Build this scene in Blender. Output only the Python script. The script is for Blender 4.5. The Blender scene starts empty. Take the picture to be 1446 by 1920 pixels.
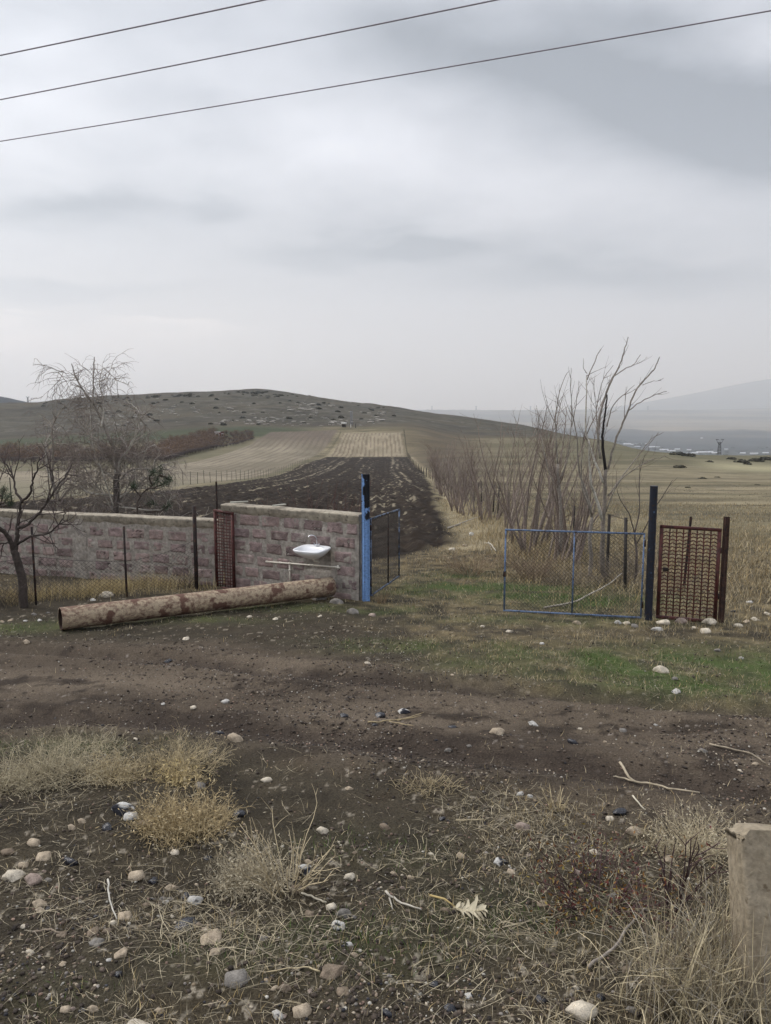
HAZE = 1.5e-4
SUN_EL, SUN_AZ, SUN_E = 48, -66, 2.6
SKYGAIN = 1.0
HAZE_L, HAZE_TOP = .58, 740.
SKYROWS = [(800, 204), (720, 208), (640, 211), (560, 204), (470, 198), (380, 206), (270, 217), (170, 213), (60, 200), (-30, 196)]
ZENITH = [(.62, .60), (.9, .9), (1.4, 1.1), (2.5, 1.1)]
SKYBLOBS = [(1290, 200, 330, 90, -.36), (1430, 300, 190, 60, -.20), (1000, 130, 190, 45, -.12), (800, 70, 190, 75, -.20), (1200, 40, 170, 50, -.14), (790, 462, 150, 26, -.19), (560, 478, 110, 22, -.09), (130, 395, 170, 30, -.17), (380, 385, 60, 24, -.12),
            (90, 545, 240, 20, -.09), (20, 628, 70, 15, .16), (330, 612, 110, 11, .12), (60, 588, 50, 8, .08), (180, 655, 260, 34, .08), (1150, 520, 330, 34, -.12), (1430, 70, 60, 40, .12), (700, 270, 190, 70, .06), (60, 190, 170, 70, .07), (1000, 350, 320, 45, .06), (330, 180, 200, 40, -.06), (60, 60, 80, 40, .05)]
import bpy, math, random
import numpy as np
from mathutils import Vector, Matrix
R = math.radians
rng = np.random.default_rng(7)
random.seed(7)
SC = bpy.context.scene
COL = SC.collection

# ---------------------------------------------------------------- camera model
F = 1444.0
TH = math.atan(185 / F)
CT, ST = math.cos(TH), math.sin(TH)
def ray(px, py):
    u = (px - 723) / F; v = (960 - py) / F
    yy = CT + v * ST
    return u / yy, (-ST + v * CT) / yy          # x/y and z/y of the sight line
def pp(px, py, y):
    a, s = ray(px, py)
    return Vector((a * y, y, s * y))

# ---------------------------------------------------------------- noise
def _h(ix, iy, s):
    n = (ix.astype(np.int64) * 374761393 + iy.astype(np.int64) * 668265263 + s * 974711) & 0x7fffffff
    n = ((n ^ (n >> 13)) * 1274126177) & 0x7fffffff
    n = n ^ (n >> 16)
    return (n & 0xffff) / 65535.0
def vn(x, y, s=0):
    x = np.asarray(x, float); y = np.asarray(y, float)
    ix = np.floor(x); iy = np.floor(y)
    fx = x - ix; fy = y - iy
    fx = fx * fx * (3 - 2 * fx); fy = fy * fy * (3 - 2 * fy)
    a = _h(ix, iy, s); b = _h(ix + 1, iy, s); c = _h(ix, iy + 1, s); d = _h(ix + 1, iy + 1, s)
    return (a + (b - a) * fx) * (1 - fy) + (c + (d - c) * fx) * fy - 0.5
def fbm(x, y, s=0, o=4):
    r = 0; a = 1.0
    for k in range(o):
        r = r + a * vn(x, y, s + k * 17); a *= 0.5
        x, y = x * 1.79 + y * 0.92 + 5.1, y * 1.79 - x * 0.92 + 9.7
    return r
def sst(a, b, x):
    t = np.clip((x - a) / (b - a), 0, 1)
    return t * t * (3 - 2 * t)
def pchip(xs, ys, q):
    xs = np.asarray(xs, float); ys = np.asarray(ys, float)
    h = np.diff(xs); d = np.diff(ys) / h
    m = np.zeros_like(ys)
    m[0], m[-1] = d[0], d[-1]
    for i in range(1, len(xs) - 1):
        if d[i - 1] * d[i] > 0:
            w1 = 2 * h[i] + h[i - 1]; w2 = h[i] + 2 * h[i - 1]
            m[i] = (w1 + w2) / (w1 / d[i - 1] + w2 / d[i])
    q = np.clip(q, xs[0], xs[-1])
    k = np.clip(np.searchsorted(xs, q) - 1, 0, len(xs) - 2)
    t = (q - xs[k]) / h[k]
    return ((1 + 2 * t) * (1 - t) ** 2 * ys[k] + t * (1 - t) ** 2 * h[k] * m[k]
            + t * t * (3 - 2 * t) * ys[k + 1] + t * t * (t - 1) * h[k] * m[k + 1])

# ---------------------------------------------------------------- terrain profile
Z0, SL = -2.2, -0.065
LEFTFAR = [(3000, 806), (6000, 790), (9500, 775)]
RIGHTFAR = [(3000, 848), (4200, 820), (6000, 796), (8000, 777), (9500, 768.5), (11000, 773)]
CO = {
    -300: [(150, 884), (300, 830), (560, 764), (900, 772), (1500, 734)] + LEFTFAR + [(15000, 770), (20000, 790), (26000, 800)],
    0: [(150, 880), (300, 825), (560, 757), (900, 766), (1500, 743)] + LEFTFAR + [(15000, 760), (20000, 790), (26000, 800)],
    75: [(155, 878), (295, 825), (560, 756), (900, 766), (1500, 758)] + LEFTFAR + [(15000, 752), (20000, 790), (26000, 800)],
    230: [(170, 872), (270, 836), (340, 800), (560, 740), (850, 757), (1500, 785)] + LEFTFAR + [(15000, 768), (20000, 790), (26000, 800)],
    480: [(120, 897), (230, 850), (330, 800), (560, 731.5), (850, 750), (1500, 790)] + LEFTFAR + [(15000, 768), (20000, 790), (26000, 800)],
    620: [(85, 0), (240, 857), (300, 818), (340, 800), (560, 748.5), (850, 766), (1500, 800)] + LEFTFAR + [(15000, 768), (20000, 790), (26000, 800)],
    760: [(85, 0), (240, 857), (300, 813), (350, 797), (560, 767), (850, 782), (1500, 815)] + RIGHTFAR + [(15000, 771), (20000, 790), (26000, 800)],
    880: [(85, 0), (240, 850), (340, 818), (520, 783), (800, 802), (1500, 850)] + RIGHTFAR + [(15000, 771), (20000, 790), (26000, 800)],
    1000: [(85, 0), (230, 852), (300, 830), (450, 801), (620, 820), (1500, 872)] + RIGHTFAR + [(15000, 770), (20000, 790), (26000, 800)],
    1120: [(85, 0), (200, 862), (350, 823), (520, 850), (1500, 884)] + RIGHTFAR + [(15000, 765), (20000, 790), (26000, 800)],
    1250: [(85, 0), (150, 880), (260, 849.5), (420, 872), (1500, 890), (2200, 878)] + RIGHTFAR + [(14000, 744), (20000, 775), (26000, 800)],
    1446: [(85, 0), (105, 900), (180, 878), (300, 854), (470, 882), (1500, 895), (2200, 880)] + RIGHTFAR + [(14000, 709), (20000, 745), (26000, 790)],
    1800: [(85, 0), (105, 900), (180, 878), (300, 855), (470, 884), (1500, 895), (2200, 880)] + RIGHTFAR + [(14000, 690), (20000, 730), (26000, 790)],
}
NAZ, NLD = 560, 1500
AZT = np.linspace(-0.75, 0.75, NAZ)
LDT = np.linspace(math.log(10), math.log(30000), NLD)
def _mk():
    azs, prof = [], []
    for px in sorted(CO):
        az = math.atan((px - 723) / F)
        xs = [math.log(10), math.log(40), math.log(62)]; ys = [0, 0, 0]
        for (y, py) in CO[px]:
            Dd = y / math.cos(az)
            pl = Z0 + SL * y
            z = pl if py == 0 else ray(px, py)[1] * y
            xs.append(math.log(Dd)); ys.append((z - pl) / Dd)
        xs.append(math.log(30000)); ys.append(ys[-1] - 0.01)
        azs.append(az); prof.append(pchip(xs, ys, LDT))
    prof = np.array(prof)
    tab = np.zeros((NAZ, NLD))
    for j in range(NLD):
        tab[:, j] = pchip(azs, prof[:, j], AZT)
    return tab
TAB = _mk()
def base_z(x, y):
    x = np.asarray(x, float); y = np.asarray(y, float)
    D = np.sqrt(x * x + y * y) + 1e-6
    az = np.arctan2(x, np.where(np.abs(y) < 1e-6, 1e-6, y))
    fa = np.clip((az - AZT[0]) / (AZT[1] - AZT[0]), 0, NAZ - 1.001)
    fl = np.clip((np.log(D) - LDT[0]) / (LDT[1] - LDT[0]), 0, NLD - 1.001)
    ia = fa.astype(int); il = fl.astype(int); ta = fa - ia; tl = fl - il
    r = (TAB[ia, il] * (1 - ta) + TAB[ia + 1, il] * ta) * (1 - tl) + (TAB[ia, il + 1] * (1 - ta) + TAB[ia + 1, il + 1] * ta) * tl
    return Z0 + SL * np.maximum(y, -30) + r * D
_LY = np.exp(np.linspace(math.log(1.5), math.log(25000), 9000))
def gp(px, py):
    """ground point under a pixel (x, y)"""
    a, s = ray(px, py)
    z = base_z(a * _LY, _LY)
    k = int(np.argmax(z >= s * _LY))
    k = max(k, 1)
    y0, y1 = _LY[k - 1], _LY[k]
    d0 = s * y0 - base_z(a * y0, y0); d1 = s * y1 - base_z(a * y1, y1)
    y = y0 + (y1 - y0) * float(d0 / (d0 - d1 + 1e-12))
    return float(a * y), float(y)
def gpoly(pts): return np.array([gp(*p) for p in pts])
def inside(poly, x, y):
    c = np.zeros(x.shape, bool)
    n = len(poly)
    for i in range(n):
        x0, y0 = poly[i]; x1, y1 = poly[(i + 1) % n]
        if y0 == y1: continue
        m = (y0 > y) != (y1 > y)
        c ^= m & (x < (x1 - x0) * (y - y0) / (y1 - y0) + x0)
    return c
def pldist(pl, x, y):
    best = np.full(x.shape, 1e9)
    for (x0, y0), (x1, y1) in zip(pl[:-1], pl[1:]):
        dx, dy = x1 - x0, y1 - y0
        t = np.clip(((x - x0) * dx + (y - y0) * dy) / (dx * dx + dy * dy), 0, 1)
        best = np.minimum(best, np.hypot(x - x0 - t * dx, y - y0 - t * dy))
    return best

P_PLOUGH = gpoly([(690, 1052), (760, 1042), (858, 1018), (836, 992), (829, 965), (815, 920), (793, 885), (765, 857), (614, 857), (556, 876), (480, 899),
                  (400, 911), (330, 919), (200, 930), (100, 938), (-60, 947), (-200, 958), (-200, 1035), (100, 1055), (420, 1068)])
P_STR = gpoly([(618, 856), (758, 856), (752, 812), (644, 812)])
P_STL = gpoly([(-200, 900), (-50, 886), (100, 882), (250, 877), (330, 871), (400, 857), (468, 833), (508, 809), (634, 806), (618, 830), (598, 850),
               (552, 872), (480, 893), (330, 912), (100, 932), (-60, 941), (-200, 950)])
P_ROAD = gpoly([(-300, 1196), (0, 1200), (350, 1206), (700, 1238), (1000, 1290), (1446, 1335), (1800, 1370), (1800, 1560), (1446, 1522), (1100, 1482), (760, 1440),
                (420, 1392), (0, 1372), (-300, 1365)])
RUT = [np.array([gp(-200, 1205), gp(300, 1235), gp(723, 1282), gp(1446, 1335), gp(1700, 1350)]),
       np.array([gp(-200, 1340), gp(300, 1352), gp(700, 1398), gp(1100, 1445), gp(1446, 1490), gp(1700, 1520)])]
def sd_in(poly, x, y, w):
    """soft mask of a polygon with a border w metres wide"""
    d = pldist(np.vstack([poly, poly[:1]]), x, y)
    return np.clip(0.5 + np.where(inside(poly, x, y), d, -d) / (2 * w), 0, 1)
GREEN = [((1230, 1245), 1.9, .75, 1.0), ((1446, 1275), 1.8, .7, 1.0), ((1030, 1228), 1.3, .5, .6), ((730, 1215), .9, .4, .55), ((900, 1105), 1.7, .8, .9), ((860, 1080), .9, .7, .5),
         ((1010, 1112), 1.3, .9, 1.0), ((1100, 1125), 1.3, .7, .9), ((1080, 1165), 1.6, .4, .5), ((520, 1142), 1.6, .35, .45), ((700, 1145), .6, .3, .7), ((330, 1165), 1.2, .3, .35), ((100, 1400), .9, .25, .6),
         ((230, 1400), .7, .25, .5), ((1000, 1720), .7, .3, .32), ((720, 1590), .7, .3, .22), ((700, 1760), .6, .3, .28), ((430, 1790), .4, .2, .28), ((120, 1850), .5, .25, .22), ((60, 1175), .8, .4, .4)]
GREEN = [(gp(*c), a, b, w) for c, a, b, w in GREEN]
def masks(x, y):
    """near-field cover: (road, green, cover) 0..1"""
    n = fbm(x * .9, y * .9, 3, 3)
    road = sd_in(P_ROAD, x + n * .35, y + n * .35, .35)
    g = np.zeros(x.shape)
    for (cx, cy), a, b, w in GREEN:
        g = np.maximum(g, w * np.exp(-(((x - cx) / a) ** 2 + ((y - cy) / b) ** 2)))
    g = np.clip(g * (1 + 1.4 * fbm(x * 2.1, y * 2.1, 9, 3)), 0, 1)
    xr = (x - (-0.4)) / .9
    beyond = sst(10.6, 11.8, y + 0.385 * x)       # past the gate line
    right = sst(-.6, 1.0, x + .22 * (y - 9) + n * .8)
    cov_mid = np.maximum(.08, .75 * right)
    cov_mid = np.maximum(cov_mid, beyond * np.where(x > -.45, .85, .7))
    fg = .34 + .5 * fbm(x * 1.3, y * 1.3, 21, 3) + .34 * sst(.3, 1.4, x + .15 * (4 - y)) + .1
    isfg = y < np.interp(x, P_ROAD[7:14][::-1, 0], P_ROAD[7:14][::-1, 1])
    cov = np.where(isfg, np.clip(fg, .08, 1), cov_mid)
    cov = cov * (1 - .93 * road)
    cov = np.maximum(cov, g * .9)
    return road, g * (1 - .8 * road), np.clip(cov, 0, 1)
def detail(x, y):
    D = np.hypot(x, y)
    z = .05 * fbm(x * .6, y * .6, 31, 2) * sst(1, 3, D)
    near = 1 - sst(25, 45, D)
    z = z + near * (.028 * fbm(x * 3.3, y * 3.3, 41, 3) + .013 * np.abs(fbm(x * 14, y * 14, 51, 2)))
    far = sst(60, 200, D)
    z = z + far * (.35 * fbm(x * .05, y * .05, 61, 3)) + sst(280, 450, D) * 2.0 * fbm(x * .022, y * .022, 63, 4) * (1 + D / 4000)
    z = z + sst(8500, 12500, D) * 70 * fbm(x * .00035, y * .0003, 65, 4) + sst(2600, 4200, D) * (1 - sst(5200, 6500, D)) * 26 * fbm(x * .0022, y * .0012, 67, 4)
    m = (D > 14) & (D < 262)
    if np.any(m):
        xm, ym = x[m], y[m]
        pl = sd_in(P_PLOUGH, xm + .8 * fbm(xm * .5, ym * .5, 4, 2), ym, .3)
        furrow = .05 * np.sin(2 * np.pi * (xm + .5 * fbm(xm * .08, ym * .08, 70, 2)) / .8) + .16 * fbm(xm * 2.2, ym * 1.5, 71, 3) + .05 * np.abs(fbm(xm * 7, ym * 7, 73, 2))
        zz = z[m]; zz += pl * (furrow + .03); z[m] = zz
    m = D < 16
    if np.any(m):
        xm, ym = x[m], y[m]
        wob = .12 * fbm(xm * 1.1, ym * 1.1, 80, 2)
        d1 = pldist(RUT[0], xm, ym) + wob; d2 = pldist(RUT[1], xm, ym) + wob
        zz = z[m]
        for d in (d1, d2):
            zz += -.055 * np.exp(-(d / .17) ** 2) + .022 * np.exp(-((d - .34) / .14) ** 2)
        rd = sd_in(P_ROAD, xm, ym, .3)
        zz += rd * .02 * np.abs(fbm(xm * 8, ym * 8, 83, 3))
        z[m] = zz
    return z
def H(x, y):
    x = np.atleast_1d(np.asarray(x, float)); y = np.atleast_1d(np.asarray(y, float))
    return base_z(x, y) + detail(x, y)
def Hs(x, y): return float(H(x, y)[0])
def G3(px, py):
    x, y = gp(px, py)
    return Vector((x, y, Hs(x, y)))

# ---------------------------------------------------------------- mesh helpers
def np_mesh(name, V, quads=None, tris=None, col=None, smooth=False):
    me = bpy.data.meshes.new(name)
    V = np.asarray(V, np.float32)
    q = np.zeros((0, 4), np.int32) if quads is None else np.asarray(quads, np.int32).reshape(-1, 4)
    t = np.zeros((0, 3), np.int32) if tris is None else np.asarray(tris, np.int32).reshape(-1, 3)
    me.vertices.add(len(V)); me.vertices.foreach_set('co', V.ravel())
    nl = q.size + t.size
    me.loops.add(nl); me.loops.foreach_set('vertex_index', np.concatenate([q.ravel(), t.ravel()]))
    n = len(q) + len(t)
    me.polygons.add(n)
    st = np.concatenate([np.arange(len(q)) * 4, q.size + np.arange(len(t)) * 3]).astype(np.int32)
    me.polygons.foreach_set('loop_start', st)
    if smooth: me.polygons.foreach_set('use_smooth', np.ones(n, bool))
    me.update(calc_edges=True); me.validate()
    if col is not None:
        c = np.ones((len(V), 4), np.float32); c[:, :3] = np.clip(col, 0, 1)
        a = me.color_attributes.new('Col', 'FLOAT_COLOR', 'POINT')
        a.data.foreach_set('color', c.ravel())
    return me
class MB:
    def __init__(s): s.v, s.q, s.t, s.c, s.n = [], [], [], [], 0
    def add(s, V, q=None, t=None, c=(1, 1, 1)):
        V = np.asarray(V, float).reshape(-1, 3)
        if q is not None and len(q): s.q.append(np.asarray(q, int).reshape(-1, 4) + s.n)
        if t is not None and len(t): s.t.append(np.asarray(t, int).reshape(-1, 3) + s.n)
        c = np.asarray(c, float)
        s.c.append(np.broadcast_to(c, (len(V), 3)) if c.ndim == 1 else c)
        s.v.append(V); s.n += len(V)
    def mesh(s, name, smooth=False):
        return np_mesh(name, np.concatenate(s.v), np.concatenate(s.q) if s.q else None, np.concatenate(s.t) if s.t else None, np.concatenate(s.c), smooth)
    def obj(s, name, mat, parent=None, loc=None, smooth=False):
        me = s.mesh(name, smooth); me.materials.append(mat)
        return link(name, me, parent, loc)
def link(name, me, parent=None, loc=None):
    o = bpy.data.objects.new(name, me); COL.objects.link(o)
    if parent is not None: o.parent = parent
    if loc is not None: o.location = loc
    return o
def tag(o, label=None, cat=None, group=None, kind=None):
    if label: o['label'] = label
    if cat: o['category'] = cat
    if group: o['group'] = group
    if kind: o['kind'] = kind
    return o
def thing(name, loc, label, cat, group=None, rz=0):
    o = bpy.data.objects.new(name, None); COL.objects.link(o)
    o.empty_display_size = .1
    o.location = loc; o.rotation_euler = (0, 0, rz)
    return tag(o, label, cat, group)
def copy_tree(o, loc, rz=0, sc=1.0, label=None, group=None):
    r = o.copy(); COL.objects.link(r); r.location = loc; r.rotation_euler = (0, 0, rz)
    r.scale = (sc, sc, sc) if not hasattr(sc, '__len__') else sc
    if label: r['label'] = label
    if group: r['group'] = group
    for ch in list(o.children):
        c = ch.copy(); COL.objects.link(c); c.parent = r
        for g in list(ch.children):
            d = g.copy(); COL.objects.link(d); d.parent = c
    return r
def tube(mb, pts, rad, n=5, c=(1, 1, 1), cap=True):
    P = np.asarray(pts, float); k = len(P)
    rad = np.broadcast_to(np.asarray(rad, float), (k,))
    T = np.gradient(P, axis=0); T /= (np.linalg.norm(T, axis=1)[:, None] + 1e-12)
    up = np.array([0, 0, 1.]) if abs(T[0, 2]) < .8 else np.array([1., 0, 0])
    A = np.cross(T, up); A /= (np.linalg.norm(A, axis=1)[:, None] + 1e-12)
    B = np.cross(A, T)
    an = np.arange(n) * 2 * np.pi / n
    V = P[:, None] + rad[:, None, None] * (np.cos(an)[None, :, None] * A[:, None] + np.sin(an)[None, :, None] * B[:, None])
    i = np.arange(k - 1)[:, None] * n; j = np.arange(n)[None]
    q = np.stack([i + j, i + (j + 1) % n, i + n + (j + 1) % n, i + n + j], -1).reshape(-1, 4)
    t = []
    V = V.reshape(-1, 3)
    if cap:
        V = np.vstack([V, P[0], P[-1]])
        for a in range(n):
            t.append((k * n, (a + 1) % n, a)); t.append((k * n + 1, (k - 1) * n + a, (k - 1) * n + (a + 1) % n))
    cc = np.asarray(c, float)
    if cc.ndim == 2: cc = np.repeat(cc, n, 0); cc = np.vstack([cc, cc[:1], cc[-1:]]) if cap else cc
    mb.add(V, q, t, cc)
BOXQ = [(0, 3, 2, 1), (4, 5, 6, 7), (0, 1, 5, 4), (1, 2, 6, 5), (2, 3, 7, 6), (3, 0, 4, 7)]
def obox(mb, o, ax, ay, az, c=(1, 1, 1)):
    """box from corner o along the three edge vectors"""
    o, ax, ay, az = (np.asarray(a, float) for a in (o, ax, ay, az))
    V = [o, o + ax, o + ax + ay, o + ay, o + az, o + ax + az, o + ax + ay + az, o + ay + az]
    mb.add(V, BOXQ, None, c)
def cbox(mb, x, y, z, sx, sy, sz, c=(1, 1, 1)):
    obox(mb, (x - sx / 2, y - sy / 2, z - sz / 2), (sx, 0, 0), (0, sy, 0), (0, 0, sz), c)
def bar(mb, a, b, w, d=None, c=(1, 1, 1), n=None):
    """square bar between two points"""
    a = np.asarray(a, float); b = np.asarray(b, float); d = d or w
    t = b - a; L = np.linalg.norm(t); t /= L
    ref = np.asarray(n, float) if n is not None else (np.array([0, 0, 1.]) if abs(t[2]) < .8 else np.array([0, 1., 0]))
    s = np.cross(t, ref); s /= np.linalg.norm(s); u = np.cross(s, t)
    obox(mb, a - s * w / 2 - u * d / 2, s * w, u * d, t * L, c)
def grid_surf(mb, P, c=(1, 1, 1)):
    """P: (m,n,3) grid"""
    m, n = P.shape[:2]
    i = np.arange(m - 1)[:, None] * n; j = np.arange(n - 1)[None]
    q = np.stack([i + j, i + j + 1, i + n + j + 1, i + n + j], -1).reshape(-1, 4)
    c = np.asarray(c, float)
    mb.add(P.reshape(-1, 3), q, None, c.reshape(-1, 3) if c.ndim == 3 else c)

# ---------------------------------------------------------------- materials
def mat(name, col=None, rough=.85, var=.25, scale=8, bump=.3, bscale=40, metal=0., attr=False, bdist=.01, spec=.3):
    m = bpy.data.materials.new(name); m.use_nodes = True
    nt = m.node_tree; N = nt.nodes; L = nt.links
    b = N['Principled BSDF']; b.inputs['Roughness'].default_value = rough; b.inputs['Metallic'].default_value = metal
    b.inputs['Specular IOR Level'].default_value = spec
    tc = N.new('ShaderNodeTexCoord')
    no = N.new('ShaderNodeTexNoise'); no.inputs['Scale'].default_value = scale; no.inputs['Detail'].default_value = 6
    L.new(tc.outputs['Object'], no.inputs['Vector'])
    mr = N.new('ShaderNodeMapRange'); mr.inputs[1].default_value = .3; mr.inputs[2].default_value = .7
    mr.inputs[3].default_value = 1 - var; mr.inputs[4].default_value = 1 + var
    L.new(no.outputs['Fac'], mr.inputs[0])
    mx = N.new('ShaderNodeVectorMath'); mx.operation = 'SCALE'
    if attr:
        at = N.new('ShaderNodeAttribute'); at.attribute_name = 'Col'
        L.new(at.outputs['Color'], mx.inputs[0])
    else:
        mx.inputs[0].default_value = col
    L.new(mr.outputs[0], mx.inputs['Scale'])
    L.new(mx.outputs[0], b.inputs['Base Color'])
    if bump > 0:
        n2 = N.new('ShaderNodeTexNoise'); n2.inputs['Scale'].default_value = bscale; n2.inputs['Detail'].default_value = 5
        L.new(tc.outputs['Object'], n2.inputs['Vector'])
        bp = N.new('ShaderNodeBump'); bp.inputs['Strength'].default_value = bump; bp.inputs['Distance'].default_value = bdist
        L.new(n2.outputs['Fac'], bp.inputs['Height']); L.new(bp.outputs[0], b.inputs['Normal'])
    m['mix'] = mx.name
    return m
def two_tone(name, c1, c2, scale, lo, hi, rough=.7, detail=8, c3=None, s3=25, lo3=.6, hi3=.63, stretch=(1, 1, 1), grad=None, metal=0., bump=.25, spec=.3, vgrad=None, grain=.002, gscale=60):
    """two paint or rust colours split by a noise threshold; grad=(axis, from, to, amount) shifts the split along an axis"""
    m = bpy.data.materials.new(name); m.use_nodes = True
    nt = m.node_tree; N = nt.nodes; L = nt.links
    b = N['Principled BSDF']; b.inputs['Roughness'].default_value = rough; b.inputs['Metallic'].default_value = metal
    b.inputs['Specular IOR Level'].default_value = spec
    tc = N.new('ShaderNodeTexCoord'); mp = N.new('ShaderNodeMapping'); mp.inputs['Scale'].default_value = stretch
    L.new(tc.outputs['Object'], mp.inputs[0])
    no = N.new('ShaderNodeTexNoise'); no.inputs['Scale'].default_value = scale; no.inputs['Detail'].default_value = detail; no.inputs['Roughness'].default_value = .62
    L.new(mp.outputs[0], no.inputs['Vector'])
    fac = no.outputs['Fac']
    for g in (grad or []):
        sx = N.new('ShaderNodeSeparateXYZ'); L.new(tc.outputs['Object'], sx.inputs[0])
        mr = N.new('ShaderNodeMapRange'); mr.inputs[1].default_value = g[1]; mr.inputs[2].default_value = g[2]; mr.inputs[3].default_value = 0; mr.inputs[4].default_value = g[3]
        L.new(sx.outputs[g[0]], mr.inputs[0])
        ad = N.new('ShaderNodeMath'); ad.operation = 'ADD'; L.new(fac, ad.inputs[0]); L.new(mr.outputs[0], ad.inputs[1]); fac = ad.outputs[0]
    for vec, g0, g1, am in (vgrad or []):
        dp = N.new('ShaderNodeVectorMath'); dp.operation = 'DOT_PRODUCT'; L.new(tc.outputs['Object'], dp.inputs[0]); dp.inputs[1].default_value = vec
        mr = N.new('ShaderNodeMapRange'); mr.inputs[1].default_value = g0; mr.inputs[2].default_value = g1; mr.inputs[3].default_value = 0; mr.inputs[4].default_value = am
        L.new(dp.outputs['Value'], mr.inputs[0]); ad = N.new('ShaderNodeMath'); ad.operation = 'ADD'; L.new(fac, ad.inputs[0]); L.new(mr.outputs[0], ad.inputs[1]); fac = ad.outputs[0]
    th = N.new('ShaderNodeMapRange'); th.inputs[1].default_value = lo; th.inputs[2].default_value = hi; L.new(fac, th.inputs[0])
    mx = N.new('ShaderNodeMix'); mx.data_type = 'RGBA'; mx.inputs[6].default_value = (*c1, 1); mx.inputs[7].default_value = (*c2, 1); L.new(th.outputs[0], mx.inputs[0])
    out = mx.outputs[2]
    if c3:
        n3 = N.new('ShaderNodeTexNoise'); n3.inputs['Scale'].default_value = s3; n3.inputs['Detail'].default_value = 5; L.new(tc.outputs['Object'], n3.inputs['Vector'])
        t3 = N.new('ShaderNodeMapRange'); t3.inputs[1].default_value = lo3; t3.inputs[2].default_value = hi3; L.new(n3.outputs['Fac'], t3.inputs[0])
        m3 = N.new('ShaderNodeMix'); m3.data_type = 'RGBA'; m3.inputs[7].default_value = (*c3, 1); L.new(t3.outputs[0], m3.inputs[0]); L.new(out, m3.inputs[6]); out = m3.outputs[2]
    nv = N.new('ShaderNodeTexNoise'); nv.inputs['Scale'].default_value = scale * 3.3; nv.inputs['Detail'].default_value = 6; L.new(tc.outputs['Object'], nv.inputs['Vector'])
    mv = N.new('ShaderNodeMapRange'); mv.inputs[1].default_value = .3; mv.inputs[2].default_value = .7; mv.inputs[3].default_value = .75; mv.inputs[4].default_value = 1.25; L.new(nv.outputs['Fac'], mv.inputs[0])
    sc = N.new('ShaderNodeVectorMath'); sc.operation = 'SCALE'; L.new(out, sc.inputs[0]); L.new(mv.outputs[0], sc.inputs['Scale'])
    L.new(sc.outputs[0], b.inputs['Base Color'])
    bp = N.new('ShaderNodeBump'); bp.inputs['Strength'].default_value = bump; bp.inputs['Distance'].default_value = .004
    b2 = N.new('ShaderNodeBump'); b2.inputs['Strength'].default_value = .6; b2.inputs['Distance'].default_value = grain
    ng = N.new('ShaderNodeTexNoise'); ng.inputs['Scale'].default_value = gscale; ng.inputs['Detail'].default_value = 5; L.new(tc.outputs['Object'], ng.inputs['Vector']); L.new(ng.outputs['Fac'], b2.inputs['Height'])
    L.new(th.outputs[0], bp.inputs['Height']); L.new(b2.outputs[0], bp.inputs['Normal']); L.new(bp.outputs[0], b.inputs['Normal'])
    return m
M = {}
M['terrain'] = mat('terrain_surface', attr=True, rough=.95, var=.42, scale=70, bump=1.0, bscale=85, bdist=.012, spec=.12)
M['farland'] = mat('far_land_surface', attr=True, rough=.95, var=.25, scale=.35, bump=0, spec=.1)
M['grass'] = mat('grass_blade', attr=True, rough=.75, var=.15, scale=30, bump=0, spec=.2)
M['stone_attr'] = mat('loose_stone', attr=True, rough=.85, var=.3, scale=24, bump=.5, bscale=60)
M['tuff'] = mat('pink_tuff', attr=True, rough=.92, var=.22, scale=14, bump=.9, bscale=45, bdist=.02)
M['mortar'] = two_tone('grey_mortar', (.36, .325, .28), (.26, .235, .205), 6, .44, .62, rough=.95, c3=(.19, .16, .135), s3=11, lo3=.62, hi3=.74, grain=.012, gscale=40)
M['coping'] = two_tone('concrete_coping', (.36, .32, .25), (.25, .22, .175), 5, .40, .62, rough=.95, c3=(.14, .12, .095), s3=13, lo3=.60, hi3=.70, grain=.010, gscale=35)
M['block'] = two_tone('old_concrete', (.24, .20, .14), (.30, .255, .185), 11, .4, .62, rough=.95, c3=(.15, .115, .075), s3=26, lo3=.62, hi3=.70, grain=.006, gscale=75)
M['bark_pale'] = mat('pale_bark', attr=True, rough=.85, var=.3, scale=30, bump=.5, bscale=80)
M['bark_dark'] = mat('dark_bark', attr=True, rough=.9, var=.3, scale=30, bump=.5, bscale=80)
M['blue'] = two_tone('blue_paint', (.115, .17, .28), (.055, .065, .09), 14, .50, .64, rough=.55, c3=(.05, .03, .025), s3=30, lo3=.62, hi3=.68)
M['post_blue'] = two_tone('blue_over_black_paint', (.175, .31, .58), (.012, .014, .02), 9, .85, .88, rough=.5, grad=[(2, 1.15, 1.55, .32), (0, -.04, -.015, .2)], c3=(.05, .035, .03), s3=30, lo3=.66, hi3=.70)
M['post_navy'] = two_tone('navy_over_rust_paint', (.016, .019, .03), (.07, .11, .19), 8, .61, .66, rough=.5, c3=(.035, .022, .018), s3=22, lo3=.58, hi3=.64, grad=[(2, 1.9, 2.1, .14)])
M['rust_dark'] = two_tone('dark_rusty_steel', (.022, .016, .015), (.06, .03, .02), 14, .5, .62, rough=.8)
M['rust_brown'] = two_tone('brown_rusted_steel', (.060, .033, .026), (.030, .020, .018), 12, .48, .6, rough=.85, c3=(.10, .05, .03), s3=30, lo3=.6, hi3=.68)
M['rust_red'] = two_tone('red_oxide_paint', (.085, .026, .022), (.045, .018, .016), 10, .48, .62, rough=.7, c3=(.03, .015, .012), s3=25, lo3=.6, hi3=.66)
M['wire'] = mat('old_wire', (.05, .045, .04), rough=.6, var=.3, bump=0, metal=.5)
M['wire_far'] = mat('fence_wire_and_posts', (.035, .03, .027), rough=.8, var=.3, bump=0)
M['cable'] = mat('power_cable', (.30, .275, .31), rough=.7, var=.1, bump=0)
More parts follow.
